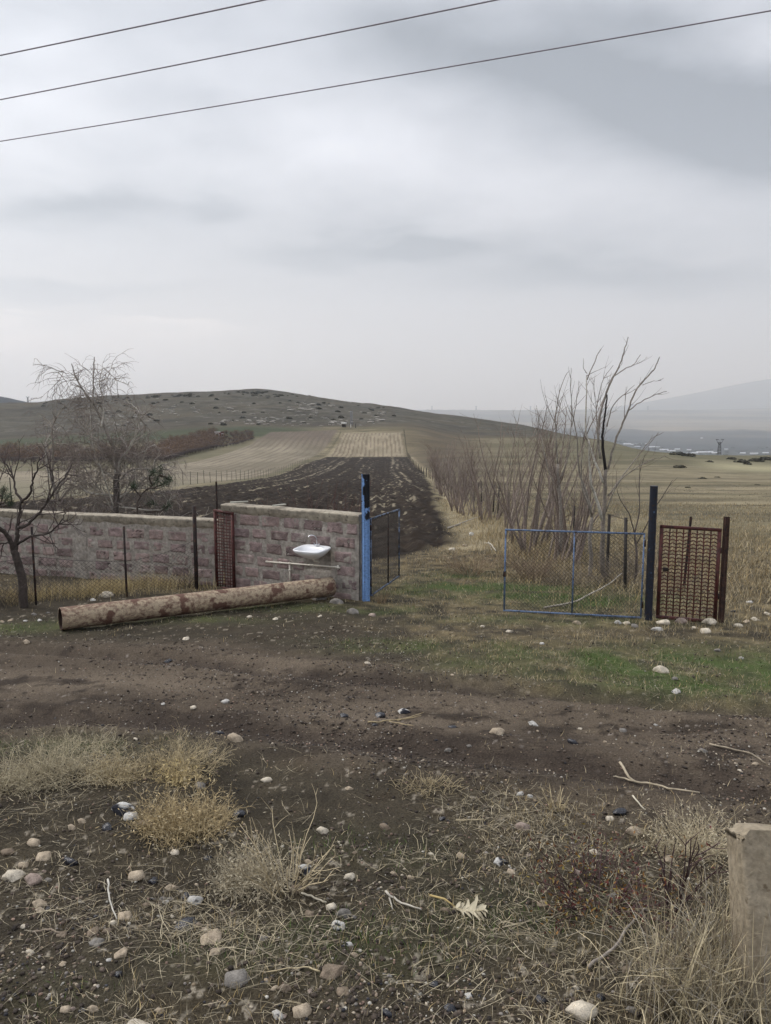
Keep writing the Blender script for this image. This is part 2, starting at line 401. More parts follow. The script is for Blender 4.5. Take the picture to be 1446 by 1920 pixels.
M['pipe_in'] = mat('rust_inside_pipe', (.035, .022, .017), rough=.95, var=.3)
M['ceramic'] = mat('white_ceramic', (.76, .77, .79), rough=.18, var=.05, scale=5, bump=0, spec=.5)
M['chrome'] = mat('chrome', (.55, .56, .58), rough=.18, var=.05, bump=0, metal=1.)
M['pvc'] = mat('white_plastic_pipe', (.62, .58, .5), rough=.5, var=.12, scale=12, bump=0)
M['white'] = mat('white_paint', (.7, .69, .66), rough=.6, var=.12, bump=0)
M['wood'] = mat('weathered_wood', (.42, .41, .35), rough=.8, var=.2, bump=.2)
M['twig'] = mat('dry_twig', attr=True, rough=.8, var=.2, scale=30, bump=0)
M['needles'] = mat('pine_needles', attr=True, rough=.7, var=.3, scale=12, bump=0)
M['obsidian'] = mat('black_obsidian', (.014, .015, .02), rough=.25, var=.4, scale=20, bump=.25, bscale=30, spec=.5)
# ================================================================ TERRAIN
def mix(a, b, t):
    t = np.clip(t, 0, 1)[:, None]
    return a * (1 - t) + b * t
def A(*c): return np.array(c, float)[None]
def terrain_color(x, y):
    D = np.hypot(x, y); az = np.arctan2(x, y)
    n1 = fbm(x * .7, y * .7, 101, 4); n2 = fbm(x * 5, y * 5, 103, 3); n3 = fbm(x * 22, y * 22, 105, 2)
    # --- near ground
    road, g, cov = masks(x, y)
    soil = mix(A(.031, .026, .0185), A(.060, .050, .036), .5 + .7 * n1 + .5 * n2)
    soil = mix(soil, A(.026, .020, .015), sst(.1, .5, n2 + .6 * n1) * .8)
    soil = mix(soil, A(.25, .22, .175), sst(.42, .52, n3 + .25 * n2) * .8)          # light grit
    roadc = mix(A(.074, .058, .043), A(.130, .104, .077), .5 + .8 * fbm(x * .8, y * 1.6, 107, 3))
    roadc = mix(roadc, A(.040, .031, .024), sst(.0, .5, fbm(x * 1.6, y * 3.6, 109, 5)))
    roadc = mix(roadc, A(.032, .025, .020), sst(.25, .5, fbm(x * 9, y * 11, 108, 3)) * .8)
    roadc = mix(roadc, A(.26, .23, .2), sst(.50, .60, n3 + .15 * n2) * .7)
    nearm = D < 16
    if np.any(nearm):
        dd = np.full(x.shape, 9.); dd[nearm] = np.minimum(pldist(RUT[0], x[nearm], y[nearm]), pldist(RUT[1], x[nearm], y[nearm]))
        roadc = mix(roadc, A(.040, .031, .025), .85 * np.exp(-((dd + .25 * n1 + .15 * n2) / .2) ** 2))
    c = mix(soil, roadc, road)
    thatch = mix(A(.15, .12, .068), A(.25, .20, .11), .5 + n2)
    c = mix(c, thatch, cov * (.35 + .8 * n2) * .9 * (1 - .8 * (y < 6)))
    c = mix(c, A(.050, .078, .022), g * (.8 + .5 * n2) * np.where(y < 6, .4, 1))
    # --- beyond the gate: dry pasture
    straw = mix(A(.175, .148, .096), A(.24, .205, .13), .5 + fbm(x * .25, y * .25, 111, 4))
    past = straw
    sx = fbm(x * .020, y * .075, 113, 4)
    past = mix(past, A(.115, .10, .058), sst(-.2, .35, sx + .25 * fbm(x * .2, y * .2, 115, 3)))
    past = mix(past, A(.082, .068, .046), sst(.1, .5, fbm(x * .035, y * .13, 117, 4)) * .75)
    past = mix(past, A(.055, .048, .034), sst(.25, .5, fbm(x * .10, y * .55, 119, 4)) * .8)
    past = mix(past, A(.075, .066, .043), sst(.2, .55, fbm(x * .6, y * .9, 171, 4)) * .7 * (1 - sst(60, 160, D)))
    past = mix(past, A(.085, .075, .05), sst(.1, .5, fbm(x * .09, y * .16, 173, 4)) * .6)
    greenish = sst(.0, .3, az) * sst(90, 260, D)
    past = mix(past, A(.098, .092, .055), greenish * .75)
    past = mix(past, A(.30, .275, .17), .85 * np.exp(-((D - 200 - 60 * (az - .42)) / 28) ** 2) * sst(.36, .43, az))   # pale meadow
    c = mix(c, past, sst(17, 30, D))
    # brown rough land right of the strip, under the hill
    br = np.exp(-((az - .075) / .06) ** 2) * sst(120, 190, D) * (1 - sst(420, 520, D))
    c = mix(c, mix(A(.062, .050, .036), A(.105, .082, .054), .5 + fbm(x * .06, y * .14, 121, 4)), br * .9)
    pe = np.array([gp(858, 1018), gp(836, 992), gp(829, 965), gp(815, 920), gp(793, 885), gp(765, 857)])
    mm_ = (D > 15) & (D < 270)
    if np.any(mm_):
        cm = c[mm_]; xm, ym = x[mm_], y[mm_]
        st = np.exp(-((pldist(pe, xm, ym) - .9 + .5 * fbm(xm * .5, ym * .3, 175, 2)) / .75) ** 2) + .8 * np.exp(-((xm + 20.0 - .011 * (ym - 45) + .6 * fbm(xm * .3, ym * .2, 176, 2)) / .8) ** 2)
        c[mm_] = mix(cm, mix(A(.24, .2, .125), A(.34, .29, .19), .5 + fbm(xm * 1.2, ym * .6, 177, 3)), st * .85)
    # left lowland
    lw = sst(-.05, -.16, az) * sst(60, 110, D) * .9
    c = mix(c, mix(A(.15, .13, .085), A(.105, .1, .06), .5 + fbm(x * .05, y * .1, 123, 3)), lw)
    gs = sst(-.06, -.14, az) * sst(288, 300, D) * (1 - sst(330, 352, D))
    c = mix(c, mix(A(.042, .050, .028), A(.060, .068, .038), .5 + fbm(x * .05, y * .2, 125, 3)), gs)
    # hill
    hl = sst(325, 350, D) * (1 - sst(.16, .34, az))
    hc = mix(A(.052, .047, .036), A(.074, .067, .050), .5 + fbm(x * .02, y * .03, 127, 4))
    hc = mix(hc, A(.038, .035, .027), sst(.08, .4, fbm(x * .07, y * .10, 129, 4)) * .8)
    hc = mix(hc, A(.16, .15, .13), sst(.22, .45, fbm(x * .12, y * .3, 131, 4)) * .6 * np.exp(-((D - 400) / 60) ** 2))
    hc = mix(hc, A(.06, .048, .036), .7 * np.exp(-((D - 345) / 12) ** 2))
    hc = mix(hc, A(.036, .031, .024), sst(.12, .42, fbm(x * .22, y * .45, 133, 4)) * .75)
    hc = mix(hc, A(.135, .125, .105), sst(.33, .5, fbm(x * .35, y * .9, 134, 3)) * .6 * sst(-.32, -.1, az) * (1 - sst(.0, .08, az)))
    hc = mix(hc, A(.095, .08, .055), sst(.05, .45, fbm(x * .03, y * .05, 135, 3)) * .5)
    c = mix(c, hc, hl)
    # fields
    m = (D > 14) & (D < 340)
    if np.any(m):
        xm, ym = x[m], y[m]; cm = c[m]
        wob = .6 * fbm(xm * .3, ym * .3, 133, 2)
        pl = sd_in(P_PLOUGH, xm + wob, ym + 2 * wob, .25)
        pc = mix(A(.013, .0095, .007), A(.034, .025, .018), .5 + fbm(xm * 1.8, ym * 1.2, 135, 3))
        rowm = sst(.05, .4, fbm(xm * .8, ym * .012, 137, 3))
        fl = fbm((xm + .9 * fbm(xm * .05, ym * .05, 70, 2)) * 4.2, ym * .9, 139, 4)
        xw = xm + .9 * fbm(xm * .05, ym * .05, 70, 2) + .5 * fbm(xm * .2, ym * .04, 72, 2); rk = np.floor(xw / 1.15); rs = _h(rk, rk * 0, 5)
        off = np.abs(xw / 1.15 - rk - .5) * 1.15
        strong = sst(.55, .8, rs) * sst(-.25, .25, fbm(rk * 3.1, ym * .06, 74, 2) + .15)
        lw_ = (.045 + .0010 * ym) * (1 + 1.2 * fbm(xm * 1.2, ym * .9, 76, 2))
        pc = mix(pc, A(.30, .26, .185), sst(1.6, .5, off / np.maximum(lw_, .02)) * strong * sst(-.25, .2, fbm(xm * .7, ym * .8, 78, 3)) * .9 * sst(19, 30, ym))
        pc = mix(pc, A(.26, .225, .16), .8 * sst(.40, .56, fl + .30 * rowm - .14) * (.45 + .55 * rowm) * sst(20, 34, ym))
        pc = mix(pc, A(.20, .17, .12), sst(.46, .6, fbm(xm * 6.5, ym * 3.2, 141, 3)) * .7 * sst(18, 26, ym - .0 * xm))
        cm = mix(cm, pc, pl)
        b1 = sd_in(P_STR, xm + wob, ym, .5)
        wx = xm + 1.0 * fbm(xm * .02, ym * .03, 143, 3)
        rows = .5 + .5 * np.sin(2 * np.pi * wx / 1.45)
        s1 = mix(A(.175, .147, .102), A(.29, .245, .172), .55 + .9 * fbm(xm * .4, ym * .12, 145, 3))
        s1 = mix(s1, A(.10, .08, .055), sst(.62, .95, rows + .5 * fbm(xm * .6, ym * .1, 147, 3)) * .75)
        s1 = mix(s1, A(.13, .115, .075), sst(.0, .5, fbm(xm * .1, ym * .05, 149, 3)) * .3)
        cm = mix(cm, s1, b1)
        b2 = sd_in(P_STL, xm + wob, ym, .5)
        ax = xm + .12 * (ym - 60) * 0 + 1.2 * fbm(xm * .02, ym * .02, 151, 3)
        rows = .5 + .5 * np.sin(2 * np.pi * ax / 2.1)
        s2 = mix(A(.15, .13, .093), A(.24, .207, .152), .5 + fbm(xm * .12, ym * .06, 153, 4))
        s2 = mix(s2, A(.12, .10, .075), sst(.55, .95, rows + .6 * fbm(xm * .4, ym * .05, 155, 3)) * .7 * sst(95, 150, ym))
        s2 = mix(s2, A(.16, .147, .10), .8 * sst(110, 60, ym))
        s2 = mix(s2, A(.10, .078, .062), .75 * sst(255, 300, ym))
        cm = mix(cm, s2, b2)
        c[m] = cm
    # valley and beyond
    v = sst(640, 900, D)
    vc = mix(A(.045, .04, .034), A(.21, .175, .125), .45 + 1.5 * fbm(x * .0009, y * .0021, 161, 5))
    vc = mix(vc, A(.014, .014, .015), sst(2900, 3200, D) * (1 - sst(4800, 5600, D)) * (.85 + .5 * fbm(x * .002, y * .004, 167, 3)))
    vc = mix(vc, A(.04, .042, .035), sst(.1, .4, fbm(x * .0016, y * .006, 163, 4)) * .6)
    vc = mix(vc, A(.018, .020, .026), sst(-.2, -.3, az) * sst(1000, 1300, D) * .9)
    vc = mix(vc, A(.19, .165, .12), .8 * np.exp(-((D - 6600) / 900) ** 2) * (.5 + fbm(x * .0006, y * .004, 165, 3)))
    vc = mix(vc, A(.05, .05, .05), sst(11500, 12500, D) * .6)
    return mix(c, vc, v)

rr = [.8]
while rr[-1] < 2.4: rr.append(rr[-1] * 1.03)
while rr[-1] < 1000: rr.append(rr[-1] * 1.0052)
while rr[-1] < 26000: rr.append(rr[-1] * 1.012)
rr = np.array(rr)
azd = np.arange(-.60, .6001, .0016)
side = np.concatenate([np.linspace(.62, 1.2, 30), np.linspace(1.25, math.pi, 40)])
azs = np.concatenate([-side[::-1], azd, side[:-1]])     # wraps round behind the camera
NR, NA = len(rr), len(azs)
X = (rr[:, None] * np.sin(azs)[None]).ravel(); Y = (rr[:, None] * np.cos(azs)[None]).ravel()
Zt = H(X, Y)
CT_ = terrain_color(X, Y)
ii = np.arange(NR - 1)[:, None] * NA; jj = np.arange(NA)[None]
Q = np.stack([ii + jj, ii + NA + jj, ii + NA + (jj + 1) % NA, ii + (jj + 1) % NA], -1).reshape(-1, 4)
V = np.stack([X, Y, Zt], -1)
cx, cy = X[Q].mean(1), Y[Q].mean(1)
cx[np.arange(len(cx)) % NA == NA - 1] = 0
cy[np.arange(len(cy)) % NA == NA - 1] = -1
cD = np.hypot(cx, cy); caz = np.arctan2(cx, cy)
zone = np.zeros(len(Q), int)
wv = .5 * fbm(cx * .3, cy * .3, 133, 2)
zone[cD > 40 + 6 * fbm(cx * .1, cy * .1, 3, 2)] = 5
zone[inside(P_ROAD, cx, cy)] = 1
mm = (cD > 13) & (cD < 340)
def setz(poly, k, w=1):
    idx = np.where(mm)[0]
    s = inside(poly, cx[idx] + wv[idx] * w, cy[idx] + 2 * wv[idx] * w)
    zone[idx[s]] = k
hb = 338 + 12 * fbm(cx * .03, cy * .03, 5, 2) + 130 * sst(.10, .30, caz)
zone[(cD > hb)] = 6
setz(P_STL, 4); setz(P_STR, 3); setz(P_PLOUGH, 2)
zone[cD > 760] = 7
zone[(cD > 900) & (cD < 2400) & (caz < -.30)] = 8
zone[cD > 11600] = 9
cen = Q[np.arange(len(Q))]
ZN = {0: 'ground', 1: 'dirt_road', 2: 'ploughed_field', 3: 'stubble_field', 4: 'fallow_field', 5: 'pasture', 6: 'hill', 7: 'valley', 8: 'distant_hill', 9: 'mountain'}
for k, nm in ZN.items():
    q = Q[zone == k]
    if not len(q): continue
    u, inv = np.unique(q, return_inverse=True)
    me = np_mesh(nm, V[u], inv.reshape(-1, 4), None, CT_[u], True)
    me.materials.append(M['farland'] if k >= 7 else M['terrain'])
    tag(link(nm, me), kind='structure')
# the few square metres right under the camera
mb = MB(); fan = np.stack([X[:NA], Y[:NA], Zt[:NA]], -1)
ctr = np.array([[0, 0, Z0]])
mb.add(np.vstack([fan, ctr]), None, [(NA, (a + 1) % NA, a) for a in range(NA)], np.vstack([CT_[:NA], CT_[:1]]))
tag(mb.obj('footpath', M['terrain'], smooth=True), kind='structure')

# ================================================================ WALLS
def frame2(a, b):
    a = Vector(a); b = Vector(b); d = (b - a); L = d.length
    return a, d / L, L
def make_wall(a, b, zb0, zb1, ztop, th, label, pillar=None, niche=None, seed=0, name='stone_wall', cap=.07, skip_end=0):
    """tuff block wall from a to b (plan points); local x runs along it, -y looks at the road"""
    a2 = Vector((a[0], a[1], 0)); b2 = Vector((b[0], b[1], 0))
    L = (b2 - a2).length; rz = math.atan2(b[1] - a[1], b[0] - a[0])
    zb = min(zb0, zb1) - .25
    root = thing(name, (a[0], a[1], zb), label, 'wall', None, rz)
    h = ztop - zb - cap
    rg = np.random.default_rng(seed)
    nx, nz = int(L / .035), int(h / .035)
    gx, gz = np.meshgrid(np.linspace(0, L, nx), np.linspace(0, h, nz))
    dep = .020 * fbm(gx * 5, gz * 5, seed, 3) + .012 * fbm(gx * 17, gz * 17, seed + 3, 3)
    if niche:
        n0, n1, m0, m1 = niche
        dep = np.where((gx > n0) & (gx < n1) & (gz > m0) & (gz < m1), .13, dep)
    mb = MB()
    grid_surf(mb, np.stack([gx, dep, gz], -1))
    obox(mb, (0, .06, 0), (L, 0, 0), (0, th - .06, 0), (0, 0, h))
    for xx in (0, L):                                           # rough end faces
        yy, z2 = np.meshgrid(np.linspace(0.01, th, 8), np.linspace(0, h, nz))
        s = 1 if xx > 0 else -1
        P = np.stack([xx + s * (.004 + .02 * np.abs(fbm(yy * 7, z2 * 7, seed + 9, 3))), yy, z2], -1)
        grid_surf(mb, P if s > 0 else P[:, ::-1])
    if pillar:
        p0, p1 = pillar
        gx2, gz2 = np.meshgrid(np.linspace(p0, p1, 9), np.linspace(0, h, nz))
        e = np.minimum(gx2 - p0, p1 - gx2) / (p1 - p0)
        dp = -.035 * sst(0, .2, e + .1 * fbm(gx2 * 9, gz2 * 9, seed + 4, 2)) + .02 * fbm(gx2 * 8, gz2 * 8, seed + 5, 3)
        grid_surf(mb, np.stack([gx2, dp, gz2], -1))
    mb.obj('mortar', M['mortar'], root, smooth=True)
    # blocks
    mb = MB(); pal = np.array([[.32, .222, .195], [.275, .19, .172], [.37, .265, .232], [.22, .155, .146], [.31, .218, .2], [.265, .183, .165]])
    z = .045; row = 0
    while z + .15 < h - .05:
        bh = rg.uniform(.182, .212)
        x = -.2 if row % 2 else .03
        x += rg.uniform(-.03, .05)
        while x < L - .05:
            bw = rg.uniform(.30, .46)
            x0, x1 = max(x, .02), min(x + bw, L - .02)
            x += bw + rg.uniform(.03, .07)
            if x1 - x0 < .10: continue
            if pillar and x1 > pillar[0] - .02 and x0 < pillar[1] + .02:
                if x0 < pillar[0] - .14: x1 = pillar[0] - .03
                elif x1 > pillar[1] + .14: x0 = pillar[1] + .03
                else: continue
            if niche and x1 > niche[0] - .01 and x0 < niche[1] + .01 and z + bh > niche[2] and z < niche[3]:
                if x0 < niche[0] - .12: x1 = niche[0] - .03
                elif x1 > niche[1] + .12: x0 = niche[1] + .03
                else: continue
            m, n = 13, 9
            uu, ww = np.meshgrid(np.linspace(-1, 1, m), np.linspace(-1, 1, n))
            o1 = rg.uniform(0, 90)
            ex = uu * (x1 - x0) / 2 * (1 + .05 * fbm(ww * 1.5 + o1, uu * .3, 7, 2)) + (x0 + x1) / 2
            ez = ww * bh / 2 * (1 + .09 * fbm(uu * 1.5 + o1, ww * .3, 8, 2)) + z + bh / 2 + rg.uniform(-.01, .01)
            edge = np.minimum(1 - np.abs(uu) ** 3, 1 - np.abs(ww) ** 3)
            prot = rg.uniform(.004, .016)
            d = .03 - (prot + .03) * sst(.0, .30, edge + .22 * fbm(ex * 11, ez * 11, 12, 2) * (edge < .5)) - .016 * fbm(ex * 14 + o1, ez * 14, 10, 4)
            c = pal[rg.integers(len(pal))] * rg.uniform(.85, 1.15); c = c * .78 + c.mean() * .22
            cc = c[None, None] * (1 + .45 * fbm(ex * 9 + o1, ez * 9, 11, 3))[..., None]
            holes = sst(.28, .36, fbm(ex * 22 + o1, ez * 22, 13, 2)) * (rg.random() < .5)
            cc = cc * (1 - .75 * holes[..., None]); d = d + .012 * holes
            smear = np.maximum(sst(.3, .62, fbm(ex * 4 + o1, ez * 4, 14, 3)) * .75, 1 - sst(-.10, .07, edge + .3 * fbm(ex * 9, ez * 9, 15, 3)))[..., None]
            cc = cc * (1 - smear) + np.array([.38, .345, .30]) * smear
            grid_surf(mb, np.stack([ex, d, ez], -1), cc)
        z += bh + rg.uniform(.022, .042); row += 1
    mb.obj('stone_blocks', M['tuff'], root)
    # cast coping with a ragged lower lip
    mb = MB()
    xs = np.linspace(-.02, L + .02, int(L / .04))
    lip = .05 * np.abs(fbm(xs * 4, xs * 0, seed + 20, 3)) + .035
    top = cap + .012 * fbm(xs * 2, xs * 0, seed + 21, 3)
    fr = -.03 + .010 * fbm(xs * 6, xs * 0, seed + 22, 2)
    prof = [(.01 + 0 * xs, -lip - .05), (fr + .012, -lip), (fr, -lip * .3), (fr - .008, top * .55), (fr - .012, top - .012), (fr + .006, top), (th * .5 + 0 * xs, top + .008), (th + .03 + 0 * xs, top), (th + .03 + 0 * xs, -.02 + 0 * xs)]
    P = np.stack([np.stack([xs, p, h + q + 0 * xs], -1) for p, q in prof])
    P[..., 1] += .006 * fbm(P[..., 0] * 11, P[..., 2] * 11, seed + 30, 3)
    grid_surf(mb, P)
    for e in (0, -1):
        cp = P[:, e]; mb.add(np.vstack([cp, cp.mean(0)]), None, [(len(cp), k, k + 1) if e == 0 else (len(cp), k + 1, k) for k in range(len(cp) - 1)])
    mb.obj('coping', M['coping'], root, smooth=True)
    def at(x, y, z): return root_mat @ Vector((x, y, z))
    root_mat = Matrix.Translation((a[0], a[1], zb)) @ Matrix.Rotation(rz, 4, 'Z')
    return root, root_mat, L, h, zb
W2a, W2b = (-2.86, 13.45), (-.42, 12.02)
W1a, W1b = (-10.2, 16.05), (-3.06, 13.72)
def wallpt(px, py, a, b, off=0):
    """sight line meets the wall's face plane, off metres in front"""
    d = Vector((b[0] - a[0], b[1] - a[1])); d.normalize(); n = Vector((d.y, -d.x))
    if n.y > 0: n = -n
    ax, s = ray(px, py); o = Vector(a) + n * off
    y = (o.x * n.x + o.y * n.y) / (ax * n.x + n.y)
    return Vector((ax * y, y, s * y))
def loc_of(p, m): return m.inverted() @ p
gz = lambda p: float(base_z(np.array([p[0]]), np.array([p[1]]))[0])
zt2 = (wallpt(683, 966, W2a, W2b).z + wallpt(430, 946, W2a, W2b).z) / 2
zt1 = (wallpt(395, 975, W1a, W1b).z + wallpt(25, 958, W1a, W1b).z) / 2
m2 = Matrix.Translation((W2a[0], W2a[1], min(gz(W2a), gz(W2b)) - .25)) @ Matrix.Rotation(math.atan2(W2b[1] - W2a[1], W2b[0] - W2a[0]), 4, 'Z')
nl = loc_of(wallpt(575, 1064, W2a, W2b), m2); nh = loc_of(wallpt(619, 1036, W2a, W2b), m2)
w2, m2, L2, h2, zb2 = make_wall(W2a, W2b, gz(W2a), gz(W2b), zt2, .22, 'taller pink tuff block wall with the white sink, ending at the blue gate post', niche=(nl.x, nh.x, nl.z, nh.z), seed=3)
m1 = Matrix.Translation((W1a[0], W1a[1], min(gz(W1a), gz(W1b)) - .25)) @ Matrix.Rotation(math.atan2(W1b[1] - W1a[1], W1b[0] - W1a[0]), 4, 'Z')
p0 = loc_of(wallpt(142, 1040, W1a, W1b), m1).x; p1 = loc_of(wallpt(163, 1040, W1a, W1b), m1).x
w1, m1, L1, h1, zb1 = make_wall(W1a, W1b, gz(W1a), gz(W1b), zt1, .22, 'long lower tuff block wall with a plastered pillar, behind the wire mesh fence', pillar=(p0, p1), seed=5)

# two wooden offcuts lying on the wall top
for (pa, pb, lab) in (((440, 948), (468, 942), 'pale wooden strip lying on the wall top nearer the red door'), ((520, 952), (538, 945), 'pale wooden strip lying on the wall top above the sink')):
    A_ = wallpt(*pa, W2a, W2b, -.05); B_ = wallpt(*pb, W2a, W2b, -.20)
    A_ = m2 @ Vector((loc_of(A_, m2).x, -.06, h2 + .118)); B_ = m2 @ Vector((loc_of(B_, m2).x, .16, h2 + .125))
    mb = MB(); bar(mb, A_, B_, .055, .02)
    tag(mb.obj('wood_strip', M['wood']), lab, 'wood strip', 'wooden strips on the wall top')

# ---------------------------------------------------------------- sink
sp = wallpt(591, 1029, W2a, W2b, .02); sl = loc_of(sp, m2)
sink = thing('sink', m2 @ Vector((sl.x + .10, -.045, sl.z + .055)), 'white ceramic washbasin with curved tap mounted on the block wall', 'sink', None, m2.to_euler().z)
def sell(n, a, b, e, y0, z, fr=0):
    t = np.arange(n) * 2 * np.pi / n
    c, s = np.cos(t), np.sin(t)
    x = np.sign(c) * np.abs(c) ** e * a; y = np.sign(s) * np.abs(s) ** e * b
    x = x * (1 - fr * (-y / b) * .5 - fr * .3)                    # narrows towards the front
    return np.stack([x, y + y0, np.full(n, z)], -1)
mb = MB()
# outer shell from drain to rim, over the rim, into the bowl
rings = [sell(40, .05, .05, 1, -.17, -.155), sell(40, .10, .09, .9, -.17, -.15), sell(40, .19, .15, .75, -.19, -.105), sell(40, .25, .20, .6, -.205, -.05), sell(40, .277, .215, .48, -.21, -.012, .05),
         sell(40, .282, .22, .45, -.21, .008, .05), sell(40, .276, .214, .45, -.21, .018, .05), sell(40, .262, .20, .45, -.21, .016, .05), sell(40, .235, .150, .55, -.245, .004, .04), sell(40, .215, .135, .6, -.25, -.04), sell(40, .15, .10, .8, -.245, -.085),
         sell(40, .06, .045, 1, -.235, -.10), sell(40, .012, .012, 1, -.235, -.102)]
P = np.stack(rings); P = np.concatenate([P, P[:, :1]], 1)
grid_surf(mb, P[:, ::-1])
basin = mb.obj('basin', M['ceramic'], sink, smooth=True)
sink.rotation_euler.x = R(5)
mb = MB(); cbox(mb, 0, -.098, -.012, .04, .004, .012); mb.obj('overflow_slot', M['rust_dark'], sink)
mb = MB()
tt = np.linspace(0, 1, 14)
arc = [(0, -.055, .02), (0, -.055, .06), (0, -.055, .10)] + [(-.055 * (1 - math.cos(a)) * 1.1, -.055 - .05 * (1 - math.cos(a)), .13 + .075 * math.sin(a)) for a in np.linspace(.1, 2.5, 12)]
tube(mb, arc, .0085, 8); tube(mb, [(0, -.055, .014), (0, -.055, .05)], [.022, .016], 10)
fau = mb.obj('faucet', M['chrome'], sink, smooth=True)
for s in (-1, 1):
    mb = MB()
    tube(mb, [(s * .012, -.055, .035), (s * .045, -.06, .045)], .009, 8)
    for k in range(4):
        a_ = k * math.pi / 2 + .3
        tube(mb, [(s * .047, -.06, .047), (s * .052, -.06 + .022 * math.cos(a_), .047 + .022 * math.sin(a_))], .0065, 6)
    mb.obj('handle', M['chrome'], fau, smooth=True)
mb = MB(); tube(mb, [(.0, -.17, -.15), (.0, -.17, -.19), (.0, -.155, -.21), (.0, -.07, -.235), (0, -.03, -.26)], [.024, .018, .018, .018, .018], 10); 
mb.obj('drain', M['pvc'], sink, smooth=True)
# ---------------------------------------------------------------- drain pipe along the wall
pw = thing('waste_pipe', wallpt(545, 1056, W2a, W2b, .0), 'white plastic waste pipe with a tee running along the wall under the sink', 'pipe')
q0 = pw.location
mb = MB(); a_ = wallpt(499, 1053, W2a, W2b, .045) - q0; b_ = wallpt(632, 1063.5, W2a, W2b, .045) - q0
tube(mb, [a_, b_], .0135, 8); dd_ = (b_ - a_)
for f in (.0, .2, .34, .62, .66, .97):
    tube(mb, [a_ + dd_ * f, a_ + dd_ * (f + .022)], .019, 8)
mb.obj('pipe', M['pvc'], pw, smooth=True)
mb = MB(); tube(mb, [b_ - Vector((.0, .02, .0)), b_ + Vector((.05, -.03, -.005))], .016, 8); tube(mb, [b_ + Vector((0.015, -.01, -.035)), b_ + Vector((.015, -.01, .035))], .014, 8)
mb.obj('end_tap', M['pvc'], pw, smooth=True)
mb = MB(); t0 = a_ + dd_ * .345; tube(mb, [t0, t0 + Vector((0, 0, -.42))], .0135, 8); tube(mb, [t0 + Vector((0, 0, -.1)), t0 + Vector((0, 0, -.13))], .019, 8); tube(mb, [t0 + Vector((0, 0, -.02)), t0 + Vector((0, 0, .02))], .019, 8)
mb.obj('branch_pipe', M['pvc'], pw, smooth=True)

# ================================================================ RUSTY PIPE
rp = .150
A_ = Vector(ray(113, 1160) + (0,)); ya = 9.82; A_ = pp(113, 1158, ya); yb = 12.07; B_ = pp(622, 1099.5, yb)
A_.z = Hs(A_.x, A_.y) + rp + .005; 
d = (B_ - A_); Lp = d.length
pipe = thing('rusty_pipe', A_, 'long steel pipe with flaking cream paint and rust lying before the wall', 'pipe')
rot = d.to_track_quat('Z', 'Y').to_euler()
upl = rot.to_matrix().transposed() @ Vector((0, 0, 1))
M['pipe'] = two_tone('flaking_cream_paint_on_rust', (.36, .29, .20), (.15, .092, .068), 21, .44, .66, rough=.85, detail=12, c3=(.115, .062, .045), s3=3.6, lo3=.545, hi3=.585, stretch=(1, 1, .8), bump=.5,
                     vgrad=[(tuple(upl), .085, .145, .13), (tuple(upl), -.05, -.15, .10)])
mb = MB(); n = 40
def ringp(r, z, jit=0):
    t = np.arange(n) * 2 * np.pi / n
    return np.stack([r * np.cos(t), r * np.sin(t), z + jit * np.sin(t * 3 + 1) + jit * np.sin(t * 7)], -1)
zs = np.linspace(0, Lp, 40)
P = np.stack([ringp(rp - .011, zs[0], .0)] + [ringp(rp - .0, z, 0) for z in zs] + [ringp(rp - .011, zs[-1], 0)]); P = np.concatenate([P, P[:, :1]], 1)
grid_surf(mb, P)
o = mb.obj('pipe_shell', M['pipe'], pipe, smooth=True); o.rotation_euler = rot
mb = MB(); P = np.stack([ringp(rp - .011, z) for z in zs[::3]] + [ringp(rp - .011, zs[-1])]); P = np.concatenate([P, P[:, :1]], 1); grid_surf(mb, P[::-1])
o = mb.obj('pipe_bore', M['pipe_in'], pipe, smooth=True); o.rotation_euler = rot

# ================================================================ GATES AND POSTS
PL = (-.31, 11.98); PR = (3.665, 10.47)
zl, zr = Hs(*PL), Hs(*PR)
# left post: square tube
def post_obj(name, loc, hgt, r, m, label, square=False, cap=True, group=None, lean=(0, 0)):
    root = thing(name, loc, label, 'gate post' if 'gate' in name else 'post', group)
    mb = MB()
    zsq = np.linspace(-.25, hgt, 24)
    if square:
        P = [(-r, -r), (r, -r), (r, r), (-r, r)]; b_ = r * .25
        prof = []
        for (x_, y_) in P: prof += [(x_ - math.copysign(b_, x_) * (1 if (x_ * y_ > 0) else 0), y_ - math.copysign(b_, y_) * (0 if (x_ * y_ > 0) else 1)), (x_ - math.copysign(b_, x_) * (0 if (x_ * y_ > 0) else 1), y_ - math.copysign(b_, y_) * (1 if (x_ * y_ > 0) else 0))]
        prof = np.array(prof)
    else:
        t = np.arange(20) * 2 * np.pi / 20; prof = np.stack([r * np.cos(t), r * np.sin(t)], -1)
    P = np.stack([np.concatenate([prof + np.array(lean) * z, np.full((len(prof), 1), z)], 1) for z in zsq])
    k = len(prof); P2 = np.concatenate([P, P[:, :1]], 1); grid_surf(mb, P2)
    mb.obj('shaft', m, root, smooth=not square)
    if cap:
        mb = MB(); top = P[-1]; t2 = top.copy(); t2[:, :2] = (t2[:, :2] - np.array(lean) * hgt) * 1.04 + np.array(lean) * hgt; t2[:, 2] += .002; t3 = t2.copy(); t3[:, 2] += .012
        grid_surf(mb, np.concatenate([np.stack([t2, t3]), np.stack([t2, t3])[:, :1]], 1))
        mb.add(np.vstack([t3, t3.mean(0)]), None, [(k, a, (a + 1) % k) for a in range(k)])
        mb.obj('post_cap', m, root)
    return root
def height_to(px_top, py_top, x, y, zbase): return ray(px_top, py_top)[1] * y - zbase
